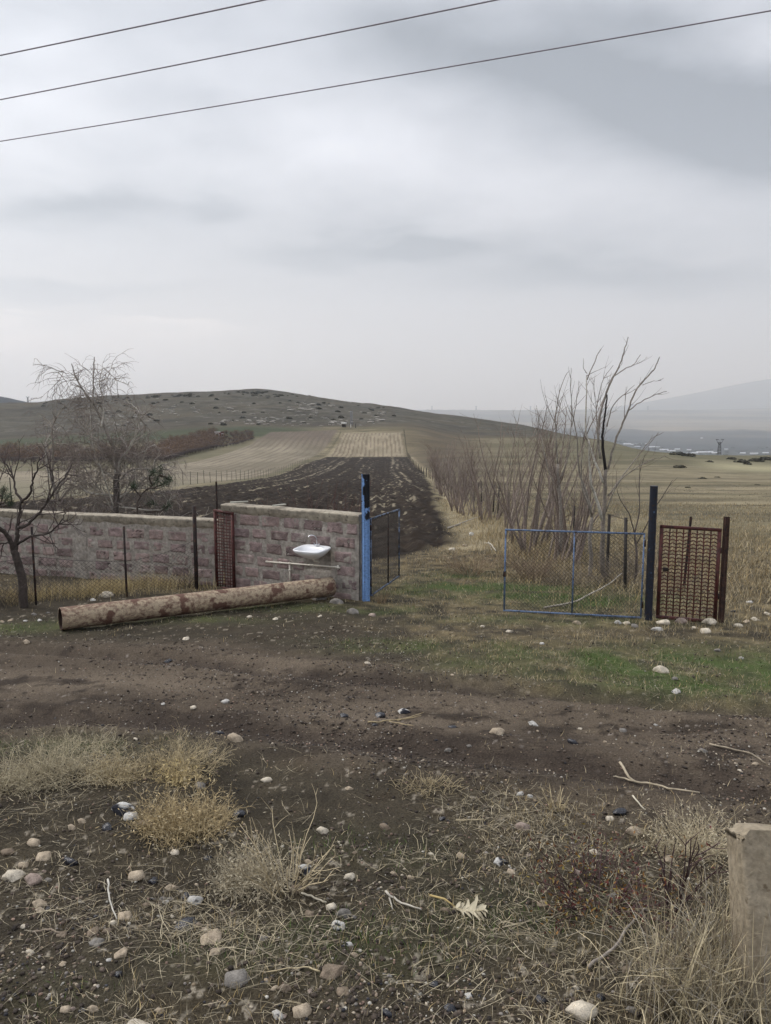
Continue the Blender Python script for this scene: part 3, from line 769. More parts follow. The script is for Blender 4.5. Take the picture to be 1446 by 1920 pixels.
left_post = post_obj('gate_post', (PL[0], PL[1], zl), height_to(687, 891, *PL, zl), .056, M['post_blue'], 'square gate post, black at the top and peeling light blue below, at the wall end', square=True)
left_post.rotation_euler.z = R(12)
right_post = post_obj('gate_post', (PR[0], PR[1], zr), height_to(1229, 913, *PR, zr), .052, M['post_navy'], 'round dark navy gate post beside the red lattice wicket')
RRp = (4.66, 10.42); zrr = Hs(*RRp)
far_post = post_obj('wicket_post', (RRp[0], RRp[1], zrr), height_to(1362, 971, *RRp, zrr), .034, M['rust_brown'], 'dark rusty square post at the right side of the lattice wicket', square=True)

def chainlink(mb, P00, P10, hfun, pitch=.055, r=.0021, zbot=None):
    """diamond wire mesh over the strip from P00 to P10; hfun(s)-> (bottom z, top z) relative"""
    a = np.asarray(P00, float); b = np.asarray(P10, float); L = np.linalg.norm(b - a); dr = (b - a) / L
    Hh = max(hfun(s)[1] - hfun(s)[0] for s in (0, L / 2, L))
    n = int((L + Hh) / pitch) + 1
    for sgn in (1, -1):
        for k in range(n + 1):
            s0 = k * pitch - (Hh if sgn > 0 else 0)
            ts = np.linspace(0, Hh, 7)
            pts = []
            for t in ts:
                s = s0 + sgn * t
                if -1e-6 <= s <= L + 1e-6:
                    lo, hi = hfun(s); f = t / Hh
                    p = a + dr * s; pts.append((p[0], p[1], p[2] + lo + (hi - lo) * f))
            if len(pts) >= 2: tube(mb, pts, r, 3, cap=False)
def gate_leaf(name, hinge, free, zb_h, zt_h, zb_f, zt_f, label, mid=True, w=.023, loc=None, midf=.5):
    root = thing(name, (hinge[0], hinge[1], zb_h), label, 'gate')
    o = np.array([hinge[0], hinge[1], zb_h])
    h0 = np.array([hinge[0], hinge[1], zb_h]) - o; h1 = np.array([hinge[0], hinge[1], zt_h]) - o
    f0 = np.array([free[0], free[1], zb_f]) - o; f1 = np.array([free[0], free[1], zt_f]) - o
    mb = MB(); d = (f0 - h0); d[2] = 0; d /= np.linalg.norm(d); nrm = np.array([-d[1], d[0], 0])
    e = d * w / 2
    bar(mb, h1, f1, w, w); bar(mb, h0, f0, w, w)
    u = np.array([0, 0, w / 2 + .001])
    bar(mb, h0 + e + u, h1 + e - u, w, w, n=nrm); bar(mb, f0 - e + u, f1 - e - u, w, w, n=nrm)
    mb.obj('frame', M['blue'], root)
    if mid:
        mb = MB(); m0 = h0 + (f0 - h0) * midf + u; m1_ = h1 + (f1 - h1) * midf - u; bar(mb, m0, m1_, w * .9, w * .9, n=nrm); mb.obj('middle_stile', M['blue'], root)
    mb = MB()
    L = np.linalg.norm((f0 - h0)[:2])
    def hf(s):
        f = s / L
        return (h0[2] + (f0[2] - h0[2]) * f, h1[2] + (f1[2] - h1[2]) * f)
    chainlink(mb, (0, 0, 0), (f0[0], f0[1], 0), hf)
    mb.obj('wire_mesh', M['wire'], root)
    for f in (.12, .85):
        mb = MB(); z = h1[2] * f; tube(mb, [(0, 0, z), (0, 0, z + .09)], .016, 8); mb.obj('hinge', M['rust_dark'], root)
    return root, f0, f1
hr = (PR[0] - .085, PR[1] + .02)
fr_ = pp(947, 993, 11.1); fr0 = pp(947, 1150, 11.1)
hz1 = ray(1214, 1001)[1] * hr[1]; hz0 = ray(1205, 1164)[1] * hr[1] + .045
g_r, f0, f1 = gate_leaf('mesh_gate', hr, (fr_.x, fr_.y), hz0, hz1, fr0.z + .045, fr_.z, 'closed blue framed wire mesh gate leaf hung on the dark navy post', midf=.49)
mb = MB(); cbox(mb, f0[0] + .0, f0[1] - .02, (f0[2] + f1[2]) * .5 - .05, .035, .05, .075); mb.obj('latch', M['rust_dark'], g_r)
hl = (PL[0] + .075, PL[1] + .04)
yf = 13.68; fl1 = pp(749, 955, yf); fl0 = pp(749, 1080, yf)
g_l, f0, f1 = gate_leaf('mesh_gate', hl, (fl1.x, fl1.y), ray(692, 1117)[1] * hl[1], ray(692, 973)[1] * hl[1], fl0.z, fl1.z, 'dark mesh gate leaf swung open inward from the light blue post', midf=.58)
for ch in g_l.children:
    if ch.name.startswith(('frame', 'middle')):
        ch.data.materials[0] = M['rust_dark'] if ch.name.startswith('middle') else M.setdefault('blue_worn', two_tone('worn_blue_paint', (.11, .155, .24), (.03, .03, .035), 9, .44, .54, rough=.6))
# ---- red lattice doors
def lattice_door(name, hinge, free, zb, zt, label, cols=8, rows=24, wavy=True, w=.042, latch=True):
    """hinge/free plan points; zb, zt = (hinge, free) heights"""
    o = np.array([hinge[0], hinge[1], zb[0]])
    root = thing(name, tuple(o), label, 'gate')
    L = math.hypot(free[0] - hinge[0], free[1] - hinge[1]); dx = np.array([(free[0] - hinge[0]) / L, (free[1] - hinge[1]) / L, 0.]); nn = np.array([-dx[1], dx[0], 0])
    if nn[1] > 0: nn = -nn
    def W(s, f, off=0):
        lo = zb[0] + (zb[1] - zb[0]) * s / L; hi = zt[0] + (zt[1] - zt[0]) * s / L
        p = dx * s + nn * off; p[2] = lo + (hi - lo) * f - o[2]; return p
    mb = MB(); u = np.array([0, 0, w / 2 + .001])
    bar(mb, W(0, 0), W(L, 0), w, w); bar(mb, W(0, 1), W(L, 1), w, w)
    bar(mb, W(w / 2, 0) + u, W(w / 2, 1) - u, w, w, n=nn); bar(mb, W(L - w / 2, 0) + u, W(L - w / 2, 1) - u, w, w, n=nn)
    mb.obj('frame', M['rust_red'], root)
    mb = MB(); s0, s1 = w, L - w; pitch = (s1 - s0) / cols; hh = zt[0] - zb[0]; f0_, f1_ = w / hh * .6, 1 - w / hh * .6
    for k in range(1, cols):
        bar(mb, W(s0 + k * pitch, f0_), W(s0 + k * pitch, f1_), .017, .005, n=nn)
    rp_ = (f1_ - f0_) / rows
    prof = [(0, -.12), (.10, -.12), (.2, .04), (.36, .14), (.44, .10), (.5, .42), (.56, .10), (.64, .14), (.8, .04), (.9, -.12), (1, -.12)] if wavy else [(0, 0), (1, 0)]
    for r_ in range(1, rows):
        fc = f0_ + r_ * rp_
        for k in range(cols):
            lo_, up_ = [], []
            for (t, a) in prof:
                s = s0 + (k + t) * pitch; f = fc + a * rp_
                lo_.append(W(s, f - rp_ * .145, .004)); up_.append(W(s, f + rp_ * .145, .004))
            Pg = np.stack([np.array(lo_), np.array(up_)]); Pb = Pg - nn * .003
            grid_surf(mb, Pg); grid_surf(mb, Pb[::-1])
            grid_surf(mb, np.stack([Pb[0], Pg[0]])); grid_surf(mb, np.stack([Pg[1], Pb[1]]))
    mb.obj('lattice', M['rust_red'], root)
    if latch:
        mb = MB(); p = W(w * 1.5, .535, .012); q = W(w * 3.2, .535, .012); bar(mb, p, q, .05, .02, n=nn); mb.obj('lock_box', M['rust_dark'], root)
        for f in (.25, .75):
            mb = MB(); tube(mb, [W(L + .012, f), W(L + .012, f + .06)], .013, 8); mb.obj('hinge', M['rust_dark'], root)
    return root
hx = pp(1238, 988, 10.46); fx = pp(1354, 993, 10.40)
lattice_door('lattice_wicket', (hx.x, 10.46), (fx.x - .01, 10.40), (ray(1231, 1156)[1] * 10.46, ray(1345, 1166)[1] * 10.40), (ray(1237, 987)[1] * 10.46, ray(1356, 994)[1] * 10.40),
             'dark red steel wicket with a pierced pattern, between navy post and rusty post')
hy, fy = 13.62, 13.20
hx = pp(402, 957, hy); fx = pp(437, 963, fy)
lattice_door('lattice_door', (hx.x, hy), (fx.x, fy), (ray(402, 1102)[1] * hy, ray(437, 1104)[1] * fy), (hx.z, fx.z), 'narrow dark red grid door standing ajar between the two block walls', cols=6, rows=24, wavy=False, latch=False)
x_, y_ = pp(407, 955, 13.85).x, 13.85
post_obj('door_post', (x_, y_, Hs(x_, y_)), ray(407, 903)[1] * y_ - Hs(x_, y_), .017, M['rust_dark'], 'thin dark post sticking up behind the narrow red door', cap=False)

# ================================================================ WIRE FENCE IN FRONT OF THE LONG WALL
fpts = [(369, 1104, 949, .034), (238, 1120, 987, .017), (68, 1134, 988, .017)]
posts = []
for px, pb, pt, r in fpts:
    x, y = gp(px, pb); posts.append((x, y, Hs(x, y), ray(px, pt)[1] * y, r))
ext = (posts[2][0] * 2 - posts[1][0], posts[2][1] * 2 - posts[1][1])
posts.append((ext[0], ext[1], Hs(*ext), Hs(*ext) + 1.05, .017))
fo = Vector(posts[0][:3])
wf = thing('wire_fence', fo, 'sagging wire mesh fence on thin rusty posts in front of the long wall', 'fence')
for (x, y, z0, z1, r) in posts:
    mb = MB(); tube(mb, [(x - fo.x, y - fo.y, z0 - fo.z - .15), (x - fo.x, y - fo.y, z1 - fo.z)], r, 10); mb.obj('fence_post', M['rust_dark'], wf, smooth=True)
tops = [ray(369, 1012)[1] * posts[0][1], ray(238, 1052)[1] * posts[1][1], ray(68, 1043)[1] * posts[2][1], Hs(*ext) + .7]
mbm, mbt = MB(), MB()
for k in range(3):
    a = np.array(posts[k][:2]); b = np.array(posts[k + 1][:2]); L = np.linalg.norm(b - a)
    def hf(s, k=k, L=L):
        f = s / L
        return (posts[k][2] * (1 - f) + posts[k + 1][2] * f + .03 - fo.z, tops[k] * (1 - f) + tops[k + 1] * f - (.25 if k == 0 else .12) * f * (1 - f) - fo.z)
    a3 = (a[0] - fo.x, a[1] - fo.y, 0); b3 = (b[0] - fo.x, b[1] - fo.y, 0)
    chainlink(mbm, a3, b3, hf, pitch=.075, r=.0022)
    ss = np.linspace(0, L, 12)
    tube(mbt, [(a3[0] + (b3[0] - a3[0]) * s / L, a3[1] + (b3[1] - a3[1]) * s / L, hf(s)[1]) for s in ss], .0035, 4)
mbm.obj('wire_mesh', M['wire'], wf); mbt.obj('top_wire', M['wire'], wf)

# ================================================================ FIELD FENCES
def field_fence(label, pts, h, mat_, r=.035, wires=3, seed=1):
    rg = np.random.default_rng(seed)
    o = Vector((pts[0][0], pts[0][1], Hs(*pts[0])))
    root = thing('field_fence', o, label, 'fence')
    tops = []
    for (x, y) in pts:
        z = Hs(x, y); hh = h * rg.uniform(.9, 1.1); lx, ly = rg.uniform(-.06, .06, 2)
        mb = MB(); tube(mb, [(x - o.x, y - o.y, z - o.z - .1), (x - o.x + lx, y - o.y + ly, z - o.z + hh)], r, 5); mb.obj('fence_post', mat_, root)
        tops.append(np.array([x - o.x, y - o.y, z - o.z]))
    mb = MB()
    for k in range(wires):
        hh = h * (.92 - .3 * k)
        tube(mb, [t + np.array([0, 0, hh]) for t in tops], .006, 3, cap=False)
    mb.obj('wire', mat_, root)
    return root
lf = [(-20.9 + (y - 45) * .011 + .25 * math.sin(y * .07), y) for y in np.arange(40, 312, 2.75)]
field_fence('long wire fence on thin posts along the left edge of the ploughed field', lf, 1.35, M['wire_far'], .028)
rfx = lambda y: 4.3 + 1.9 * min(1, (y - 12.5) / 85) + max(0, (y - 97)) * .0052
ys_ = np.concatenate([[13.2, 15.2, 17.4, 20], np.arange(22.5, 308, 3.1)])[:98]
field_fence('long dark wire fence along the right edge of the ploughed field', [(rfx(y) + .12 * math.sin(y * 1.3), y) for y in ys_], 1.3, M['wire_far'], .032, 4, 2)
# posts of the neighbour's fence seen above the wicket
x, y = pp(1289, 970, 13.2).x, 13.2
post_obj('fence_post', (x, y, Hs(x, y)), ray(1289, 969)[1] * y - Hs(x, y), .022, M['rust_dark'], 'thin dark leaning steel post standing behind the lattice wicket', cap=False, lean=(.05, 0))

# ================================================================ CONCRETE BLOCK
cb = thing('concrete_block', (0, 0, 0), 'weathered concrete block with a chipped top corner beside tall dry grass', 'concrete block')
tl = pp(1386, 1556, 2.95); bx, by = tl.x, tl.y
zg = Hs(bx, by); ht = tl.z - zg
mb = MB()
nx, nz, ny = 26, 40, 14
def face(o, ux, uz, n1, n2, amp):
    a, b = np.meshgrid(np.linspace(0, 1, n1), np.linspace(0, 1, n2))
    P = np.array(o)[None, None] + a[..., None] * np.array(ux) + b[..., None] * np.array(uz)
    return P
wd, dp, hh = .62, .16, (ht + .3) / math.cos(R(19))
def warp(P):
    x, y, z = P[..., 0], P[..., 1], P[..., 2]
    P = P.copy()
    P[..., 1] += .006 * fbm(x * 9, z * 9, 301, 4); P[..., 0] += .006 * fbm(y * 9, z * 9, 303, 4); P[..., 2] += .006 * fbm(x * 9, y * 9 + 3, 305, 3)
    ch = np.clip(.065 - x, 0, 1) * np.clip(.12 - (hh - z), 0, 1)      # chipped corner
    P[..., 2] -= np.where((x < .03) & (hh - z < .03), .02 + .01 * fbm(x * 60, y * 20, 307, 2), 0)
    top = (hh - z) < .012
    P[..., 2] -= np.where(top, .018 * sst(.25, .6, x) , 0)
    for c_ in (0,):
        bevel = np.clip(.014 - np.abs(x), 0, .014) * (np.clip(.014 - np.abs(y), 0, .014) > 0)
        P[..., 0] += bevel * .6; P[..., 1] += bevel * .6
    return P
grid_surf(mb, warp(face((0, 0, 0), (wd, 0, 0), (0, 0, hh), 44, 60, 0)))
grid_surf(mb, warp(face((0, dp, 0), (0, -dp, 0), (0, 0, hh), 20, 60, 0)))
grid_surf(mb, warp(face((wd, 0, 0), (0, dp, 0), (0, 0, hh), 20, 60, 0)))
grid_surf(mb, warp(face((wd, dp, 0), (-wd, 0, 0), (0, 0, hh), 44, 60, 0)))
grid_surf(mb, warp(face((0, 0, hh), (wd, 0, 0), (0, dp, 0), 44, 20, 0)))
o = mb.obj('block_body', M['block'], cb, smooth=False)
cb.rotation_euler = (R(-19), R(0), R(-5))
cb.location = Vector((bx, by, tl.z)) - cb.rotation_euler.to_matrix() @ Vector((0, 0, hh))
# ================================================================ TREES
def unit(v): return v / (np.linalg.norm(v) + 1e-12)
def bend_path(p, d, L, n, wob, trop, rg):
    pts = [p]; d = unit(d)
    for k in range(n):
        d = unit(d + rg.normal(0, wob, 3) + np.array(trop) * ((k + 1) / n))
        pts.append(pts[-1] + d * L / n)
    return np.array(pts)
def spray(mb, path, r0, rg, lev, cfg, col, tip=.5):
    """side shoots along a path, recursing; cfg per level: (count per m, length, angle, wob, trop, radius)"""
    if lev >= len(cfg): return
    cnt, ln, ang, wob, trop, rad, f0 = cfg[lev]
    seg = np.linalg.norm(np.diff(path, axis=0), axis=1); L = seg.sum()
    n = rg.poisson(cnt * L)
    for _ in range(n):
        f = f0 + (1 - f0) * rg.random(); k = f * (len(path) - 1); i = min(int(k), len(path) - 2); t = k - i
        p = path[i] * (1 - t) + path[i + 1] * t; d = unit(path[i + 1] - path[i])
        s = unit(np.cross(d, rg.normal(0, 1, 3))); a = R(ang) * rg.uniform(.6, 1.4)
        dd = d * math.cos(a) + s * math.sin(a)
        l = ln * rg.uniform(.45, 1.25) * (1.15 - tip * f)
        sub = bend_path(p, dd, l, 5, wob, trop, rg)
        rr_ = rad * rg.uniform(.7, 1.2)
        tube(mb, sub, np.linspace(rr_, rr_ * .35, len(sub)), 4 if rad > .008 else 3, np.array(col[min(lev, len(col) - 1)]) * rg.uniform(.75, 1.25), cap=False)
        spray(mb, sub, rr_, rg, lev + 1, cfg, col)
def limb(mb, pts, r0, r1, c, n=7, sub=4, jit=.012, rg=rng):
    P = np.asarray(pts, float); t = np.arange(len(P)); q = np.linspace(0, len(P) - 1, (len(P) - 1) * sub + 1)
    S = np.stack([pchip(t, P[:, k], q) if len(P) > 2 else np.interp(q, t, P[:, k]) for k in range(3)], -1)
    S[1:-1] += rg.normal(0, jit, S[1:-1].shape) * .6
    cc = np.array(c)[None] * (1 + rg.uniform(-.25, .25, (len(S), 1)))
    tube(mb, S, np.linspace(r0, r1, len(S)), n, cc)
    return S
def px_limb(pts, y, o, dy=0.0):
    n = len(pts)
    return [np.array(pp(px, py, y + dy * k / max(1, n - 1))) - o for k, (px, py) in enumerate(pts)]

GREYB = (.24, .215, .185); PALEB = (.46, .43, .375); DARKB = (.055, .044, .038); TWIGB = (.145, .115, .10); REDT = (.165, .13, .107)
# --- willow with hanging shoots behind the wall
def willow(px, py, y, hpx, label, limbs, seed, cfg, cols):
    x = pp(px, py, y).x; z = Hs(x, y); o = np.array([x, y, z])
    rg = np.random.default_rng(seed)
    root = thing('willow_tree', tuple(o), label, 'tree')
    mt, mc = MB(), MB()
    for k, (pts, r0, r1, c, dy) in enumerate(limbs):
        P = px_limb(pts, y, o, dy)
        if k == 0: P[0] = np.array([0, 0, -.1])
        S = limb(mt, P, r0, r1, c, rg=rg)
        spray(mc, S[1:-3] if k else S[4:], r1, rg, 0, cfg, cols, .85)
    mt.obj('trunk', M['bark_pale'], root, smooth=True); mc.obj('crown', M['twig'], root)
    return root
dr = (0, 0, -.42)
wcfg = [(14.0, .85, 60, .20, (0, 0, -.12), .0085, .05), (6.5, .6, 50, .25, dr, .0058, .1), (3.5, .32, 50, .3, dr, .0042, .1)]
wcol = [(.30, .265, .225), (.235, .20, .175), (.20, .165, .15)]
willow(216, 1075, 16.6, 400, 'grey drooping willow with tall crown behind the long wall',
       [([(216, 1075), (218, 960), (219, 905), (222, 885)], .075, .06, (.10, .085, .075), 0),
        ([(222, 890), (216, 850), (200, 810), (180, 765), (158, 735), (141, 705), (134, 682)], .04, .011, GREYB, .5),
        ([(222, 888), (228, 860), (240, 845), (255, 810), (261, 775), (246, 758), (235, 750)], .034, .010, PALEB, -.5),
        ([(219, 895), (214, 860), (214, 835)], .03, .012, PALEB, .2),
        ([(190, 800), (194, 770), (193, 745), (187, 715), (192, 690)], .018, .009, PALEB, .4),
        ([(176, 760), (175, 730), (176, 700), (177, 669)], .018, .009, GREYB, .1),
        ([(240, 845), (230, 825), (222, 815)], .02, .01, PALEB, .2),
        ([(255, 770), (272, 800), (270, 812)], .012, .006, GREYB, .4),
        ([(220, 900), (190, 880), (165, 850), (148, 830)], .026, .008, GREYB, .6), ([(222, 930), (170, 925), (140, 905), (128, 925)], .02, .006, PALEB, .5), ([(220, 935), (260, 915), (300, 925), (322, 950)], .02, .006, PALEB, .3),
        ([(218, 965), (175, 900), (140, 850), (122, 820)], .018, .005, GREYB, .5), ([(218, 960), (190, 880), (172, 820), (168, 770)], .018, .005, PALEB, -.4), ([(219, 955), (250, 890), (275, 840), (282, 800)], .018, .005, GREYB, .5), ([(219, 960), (270, 900), (310, 870), (330, 880)], .016, .005, GREYB, -.5), ([(218, 950), (235, 880), (232, 820), (240, 790)], .016, .005, PALEB, .6),
        ([(216, 880), (180, 830), (150, 790), (140, 775)], .018, .005, GREYB, .7), ([(224, 885), (262, 850), (290, 835), (300, 850)], .016, .005, PALEB, .6), ([(220, 950), (290, 958), (318, 940), (322, 915)], .016, .005, PALEB, -.4), ([(194, 690), (205, 700), (219, 715), (222, 745)], .008, .006, GREYB, .3), ([(130, 700), (112, 697), (108, 715), (118, 750)], .006, .003, GREYB, .2),
        ([(220, 905), (250, 880), (280, 880), (300, 890)], .022, .006, GREYB, -.6)], 11, wcfg, wcol)
willow(118, 1075, 17.4, 300, 'smaller pale willow with bowed white limbs left of the tall willow',
       [([(118, 1075), (112, 960), (98, 900)], .06, .04, GREYB, 0),
        ([(98, 905), (87, 870), (86, 840), (95, 815), (118, 800)], .03, .009, PALEB, .3),
        ([(98, 900), (100, 850), (98, 800), (105, 785), (96, 768)], .026, .006, GREYB, -.4),
        ([(112, 940), (150, 900), (180, 920)], .022, .006, GREYB, .3),
        ([(105, 930), (140, 860), (150, 840)], .022, .006, GREYB, -.3)], 12, wcfg, wcol)
# brushwood: fallen pale branches heaped behind the wall
def brush_heap(px0, px1, py, y, n, seed, label, col=PALEB):
    rg = np.random.default_rng(seed); x0, x1 = pp(px0, py, y).x, pp(px1, py, y).x
    o = Vector(((x0 + x1) / 2, y, Hs((x0 + x1) / 2, y)))
    mb = MB(); root = None
    for _ in range(n):
        p = np.array([rg.uniform(x0, x1) - o.x, rg.uniform(-.5, .5), rg.uniform(0, .3)])
        a = rg.uniform(0, 2 * math.pi); d = np.array([math.cos(a), .5 * math.sin(a), rg.uniform(.15, .95)])
        S = bend_path(p, d, rg.uniform(.6, 1.7), 6, .14, (0, 0, -.28), rg); r = rg.uniform(.005, .013)
        tube(mb, S, np.linspace(r, r * .3, len(S)), 4, np.array(col) * rg.uniform(.5, 1.1), cap=False)
        spray(mb, S, r, rg, 0, [(3, .4, 50, .2, (0, 0, -.2), .004, .2)], [np.array(col) * .8])
    ob = mb.obj('brushwood', M['twig'], None, o)
    return tag(ob, label, 'brushwood')
brush_heap(130, 330, 960, 15.9, 130, 21, 'heap of pale fallen branches piled behind the long wall under the willows', (.30, .275, .24))
# --- dark bare tree in front of the wall
x, y = gp(45, 1138); o = np.array([x, y, Hs(x, y)]); rg = np.random.default_rng(31)
root = thing('bare_tree', tuple(o), 'dark bare fruit tree with a forked trunk before the long wall', 'tree')
mt, mc = MB(), MB()
fcfg = [(7.5, .6, 50, .10, (0, 0, .12), .0095, .2), (6.0, .36, 50, .12, (0, 0, .1), .006, .2)]
fcol = [(.075, .058, .052), (.085, .062, .058)]
for k, (pts, r0, r1, dy) in enumerate([
        ([(47, 1138), (42, 1090), (33, 1050), (26, 1030)], .070, .052, 0), ([(27, 1034), (18, 1010), (6, 996), (-14, 982), (-40, 965)], .040, .016, -.3), ([(28, 1034), (32, 1005), (33, 990), (36, 965), (41, 940)], .038, .019, .1),
        ([(41, 942), (30, 920), (22, 890), (12, 870)], .022, .006, .3), ([(41, 942), (56, 925), (62, 900), (70, 880), (74, 856)], .022, .006, -.2), ([(34, 990), (48, 985), (70, 965), (88, 942), (108, 912), (125, 890), (136, 868)], .028, .006, .35),
        ([(88, 942), (100, 900), (92, 870)], .014, .005, .2), ([(33, 1020), (58, 1006), (92, 1000), (112, 980), (124, 962)], .022, .005, -.4), ([(10, 1000), (-10, 985), (-16, 950), (-8, 915)], .022, .005, -.1), ([(20, 1018), (0, 1018), (-20, 1016)], .016, .006, .3)]):
    P = px_limb(pts, y, o, dy)
    if k == 0: P[0] = np.array([0, 0, -.1])
    S = limb(mt, P, r0, r1, DARKB, rg=rg)
    if k: spray(mc, S[1:], r1, rg, 0, fcfg, fcol)
mt.obj('trunk', M['bark_dark'], root, smooth=True); mc.obj('crown', M['twig'], root)
# --- small pines behind the wall
def pine(limbs, y, label, seed):
    px, py = limbs[0][0]; x = pp(px, py, y).x; o = np.array([x, y, Hs(x, y)]); rg = np.random.default_rng(seed)
    root = thing('young_pine', tuple(o), label, 'pine'); mt = MB(); V_, T_, C_ = [], [], []
    for k, pts in enumerate(limbs):
        P = px_limb(pts, y, o, rg.uniform(-.3, .3))
        if k == 0: P[0] = np.array([0, 0, -.1])
        S = limb(mt, P, .022, .008, (.07, .055, .045), rg=rg)
        for p in S[len(S) * 2 // 3:]:
            for _ in range(34):
                q = p + rg.normal(0, .03, 3); d = unit(rg.normal(0, 1, 3) + np.array([0, 0, .6])); l = rg.uniform(.09, .17); s = unit(np.cross(d, rg.normal(0, 1, 3))) * .0045
                b = len(V_); V_ += [q - s, q + s, q + d * l]; T_.append((b, b + 1, b + 2)); C_ += [np.array((.032, .050, .026)) * rg.uniform(.6, 1.6)] * 3
    mt.obj('trunk', M['bark_dark'], root); mb = MB(); mb.add(V_, None, T_, np.array(C_)); mb.obj('needles', M['needles'], root)
pine([[(262, 1070), (258, 950), (268, 925), (290, 905), (304, 880)], [(275, 918), (295, 912), (312, 905)], [(265, 930), (254, 920), (250, 910)], [(285, 908), (280, 895), (292, 884)], [(300, 890), (312, 895), (318, 900)], [(258, 950), (268, 950), (290, 945)], [(270, 960), (300, 958), (318, 945)]], 15.6, 'small leaning pine with few dark green tufts right of the tall willow', 41)
pine([[(-5, 1070), (-4, 960), (4, 935), (10, 915)], [(0, 945), (10, 940), (18, 930)], [(2, 930), (-8, 918)], [(2, 950), (14, 948), (22, 942)]], 16.2, 'small pine at the far left behind the long wall', 42)

# --- right clump: hand-shaped tall poplar
def drawn_tree(base, y, label, limbs, seed, cfg, cols, name='bare_tree', tc=GREYB, mat_='bark_pale'):
    x = pp(base[0], base[1], y).x; o = np.array([x, y, Hs(x, y)]); rg = np.random.default_rng(seed)
    root = thing(name, tuple(o), label, 'tree'); mt, mc = MB(), MB()
    for k, (pts, r0, r1, dy, *c) in enumerate(limbs):
        P = px_limb(pts, y, o, dy)
        if k == 0: P[0] = np.array([0, 0, -.1])
        S = limb(mt, P, r0, r1, c[0] if c else tc, rg=rg, jit=.008)
        if k or len(limbs) == 1: spray(mc, S[2:-1], r1, rg, 0, cfg, cols, .9)
    mt.obj('trunk', M[mat_], root, smooth=True); mc.obj('crown', M['twig'], root)
    return root
pcfg = [(3.3, .6, 26, .04, (.04, 0, .14), .0062, .12), (2.6, .34, 28, .05, (.03, 0, .12), .0038, .3)]
pcol = [(.18, .145, .125), (.19, .15, .13)]
drawn_tree((1134, 1096), 14.2, 'tallest bare tree of the clump, with a charred black leader, behind the blue gate',
    [([(1134, 1096), (1130, 1060), (1130, 1000), (1133, 950), (1136, 880)], .050, .032, 0, (.19, .165, .14)),
     ([(1136, 885), (1130, 830), (1130, 810), (1135, 775), (1138, 740)], .030, .013, .1, (.022, .019, .018)),
     ([(1130, 975), (1118, 935), (1108, 900), (1105, 860), (1104, 825)], .034, .014, -.3, PALEB), ([(1132, 905), (1122, 880), (1110, 850), (1098, 800), (1099, 750), (1100, 703)], .026, .008, .2, PALEB),
     ([(1101, 712), (1110, 690), (1120, 668), (1126, 655)], .011, .007, .1), ([(1101, 700), (1095, 690), (1094, 672)], .007, .003, -.1), ([(1100, 705), (1115, 697), (1135, 688)], .006, .003, .2),
     ([(1126, 860), (1120, 810), (1130, 760), (1146, 715), (1160, 690), (1170, 660), (1178, 632)], .026, .008, .4, GREYB), ([(1150, 706), (1175, 690), (1190, 682), (1201, 665)], .010, .006, .2),
     ([(1140, 880), (1150, 840), (1165, 800), (1178, 770), (1190, 735), (1215, 705), (1228, 690), (1237, 669)], .022, .008, -.3, GREYB), ([(1178, 770), (1195, 758), (1225, 742), (1250, 734)], .011, .006, .2), ([(1205, 722), (1222, 716), (1240, 713)], .007, .003, .2),
     ([(1138, 800), (1150, 760), (1172, 738), (1190, 722)], .012, .004, .3), ([(1122, 830), (1118, 780), (1128, 720), (1150, 685)], .012, .004, .5), ([(1136, 960), (1160, 905), (1190, 880), (1222, 862), (1250, 855)], .012, .004, -.5),
     ([(1140, 930), (1170, 890), (1200, 850), (1215, 830), (1235, 812)], .014, .004, .2)], 51, pcfg, pcol)
drawn_tree((1105, 1082), 14.9, 'slim bare tree with a crooked trunk just left of the tallest one',
    [([(1112, 1084), (1108, 1050), (1106, 1010), (1110, 970)], .045, .03, 0), ([(1110, 972), (1102, 930), (1085, 880), (1082, 820), (1070, 760)], .026, .008, .2), ([(1110, 965), (1090, 900), (1092, 840), (1105, 780)], .02, .006, -.2)], 52, pcfg, pcol)
drawn_tree((1045, 1050), 17.2, 'bare tree with a tall forked top in the middle of the clump',
    [([(1058, 1055), (1052, 1000), (1050, 940), (1046, 870)], .05, .03, 0), ([(1046, 872), (1043, 820), (1042, 780), (1047, 745), (1060, 705), (1068, 695)], .017, .004, .2), ([(1044, 800), (1030, 770), (1024, 750)], .012, .004, .1),
     ([(1050, 900), (1066, 850), (1072, 790), (1070, 720), (1071, 690)], .016, .004, -.2), ([(1072, 800), (1080, 760), (1086, 715)], .012, .004, .2), ([(1050, 930), (1025, 870), (1012, 800), (1006, 760)], .018, .004, .3)], 53, pcfg, pcol)
drawn_tree((1190, 1085), 14.0, 'thin leaning sapling between the tallest tree and the navy post',
    [([(1196, 1092), (1194, 1050), (1190, 1000)], .03, .018, 0), ([(1190, 1002), (1200, 950), (1198, 900), (1210, 850)], .014, .004, .1), ([(1190, 1000), (1178, 960), (1160, 930), (1155, 900)], .012, .004, -.2), ([(1194, 1020), (1225, 960), (1252, 915), (1262, 900)], .011, .004, -.3)], 54, pcfg, pcol, mat_='bark_dark', tc=(.11, .09, .08))
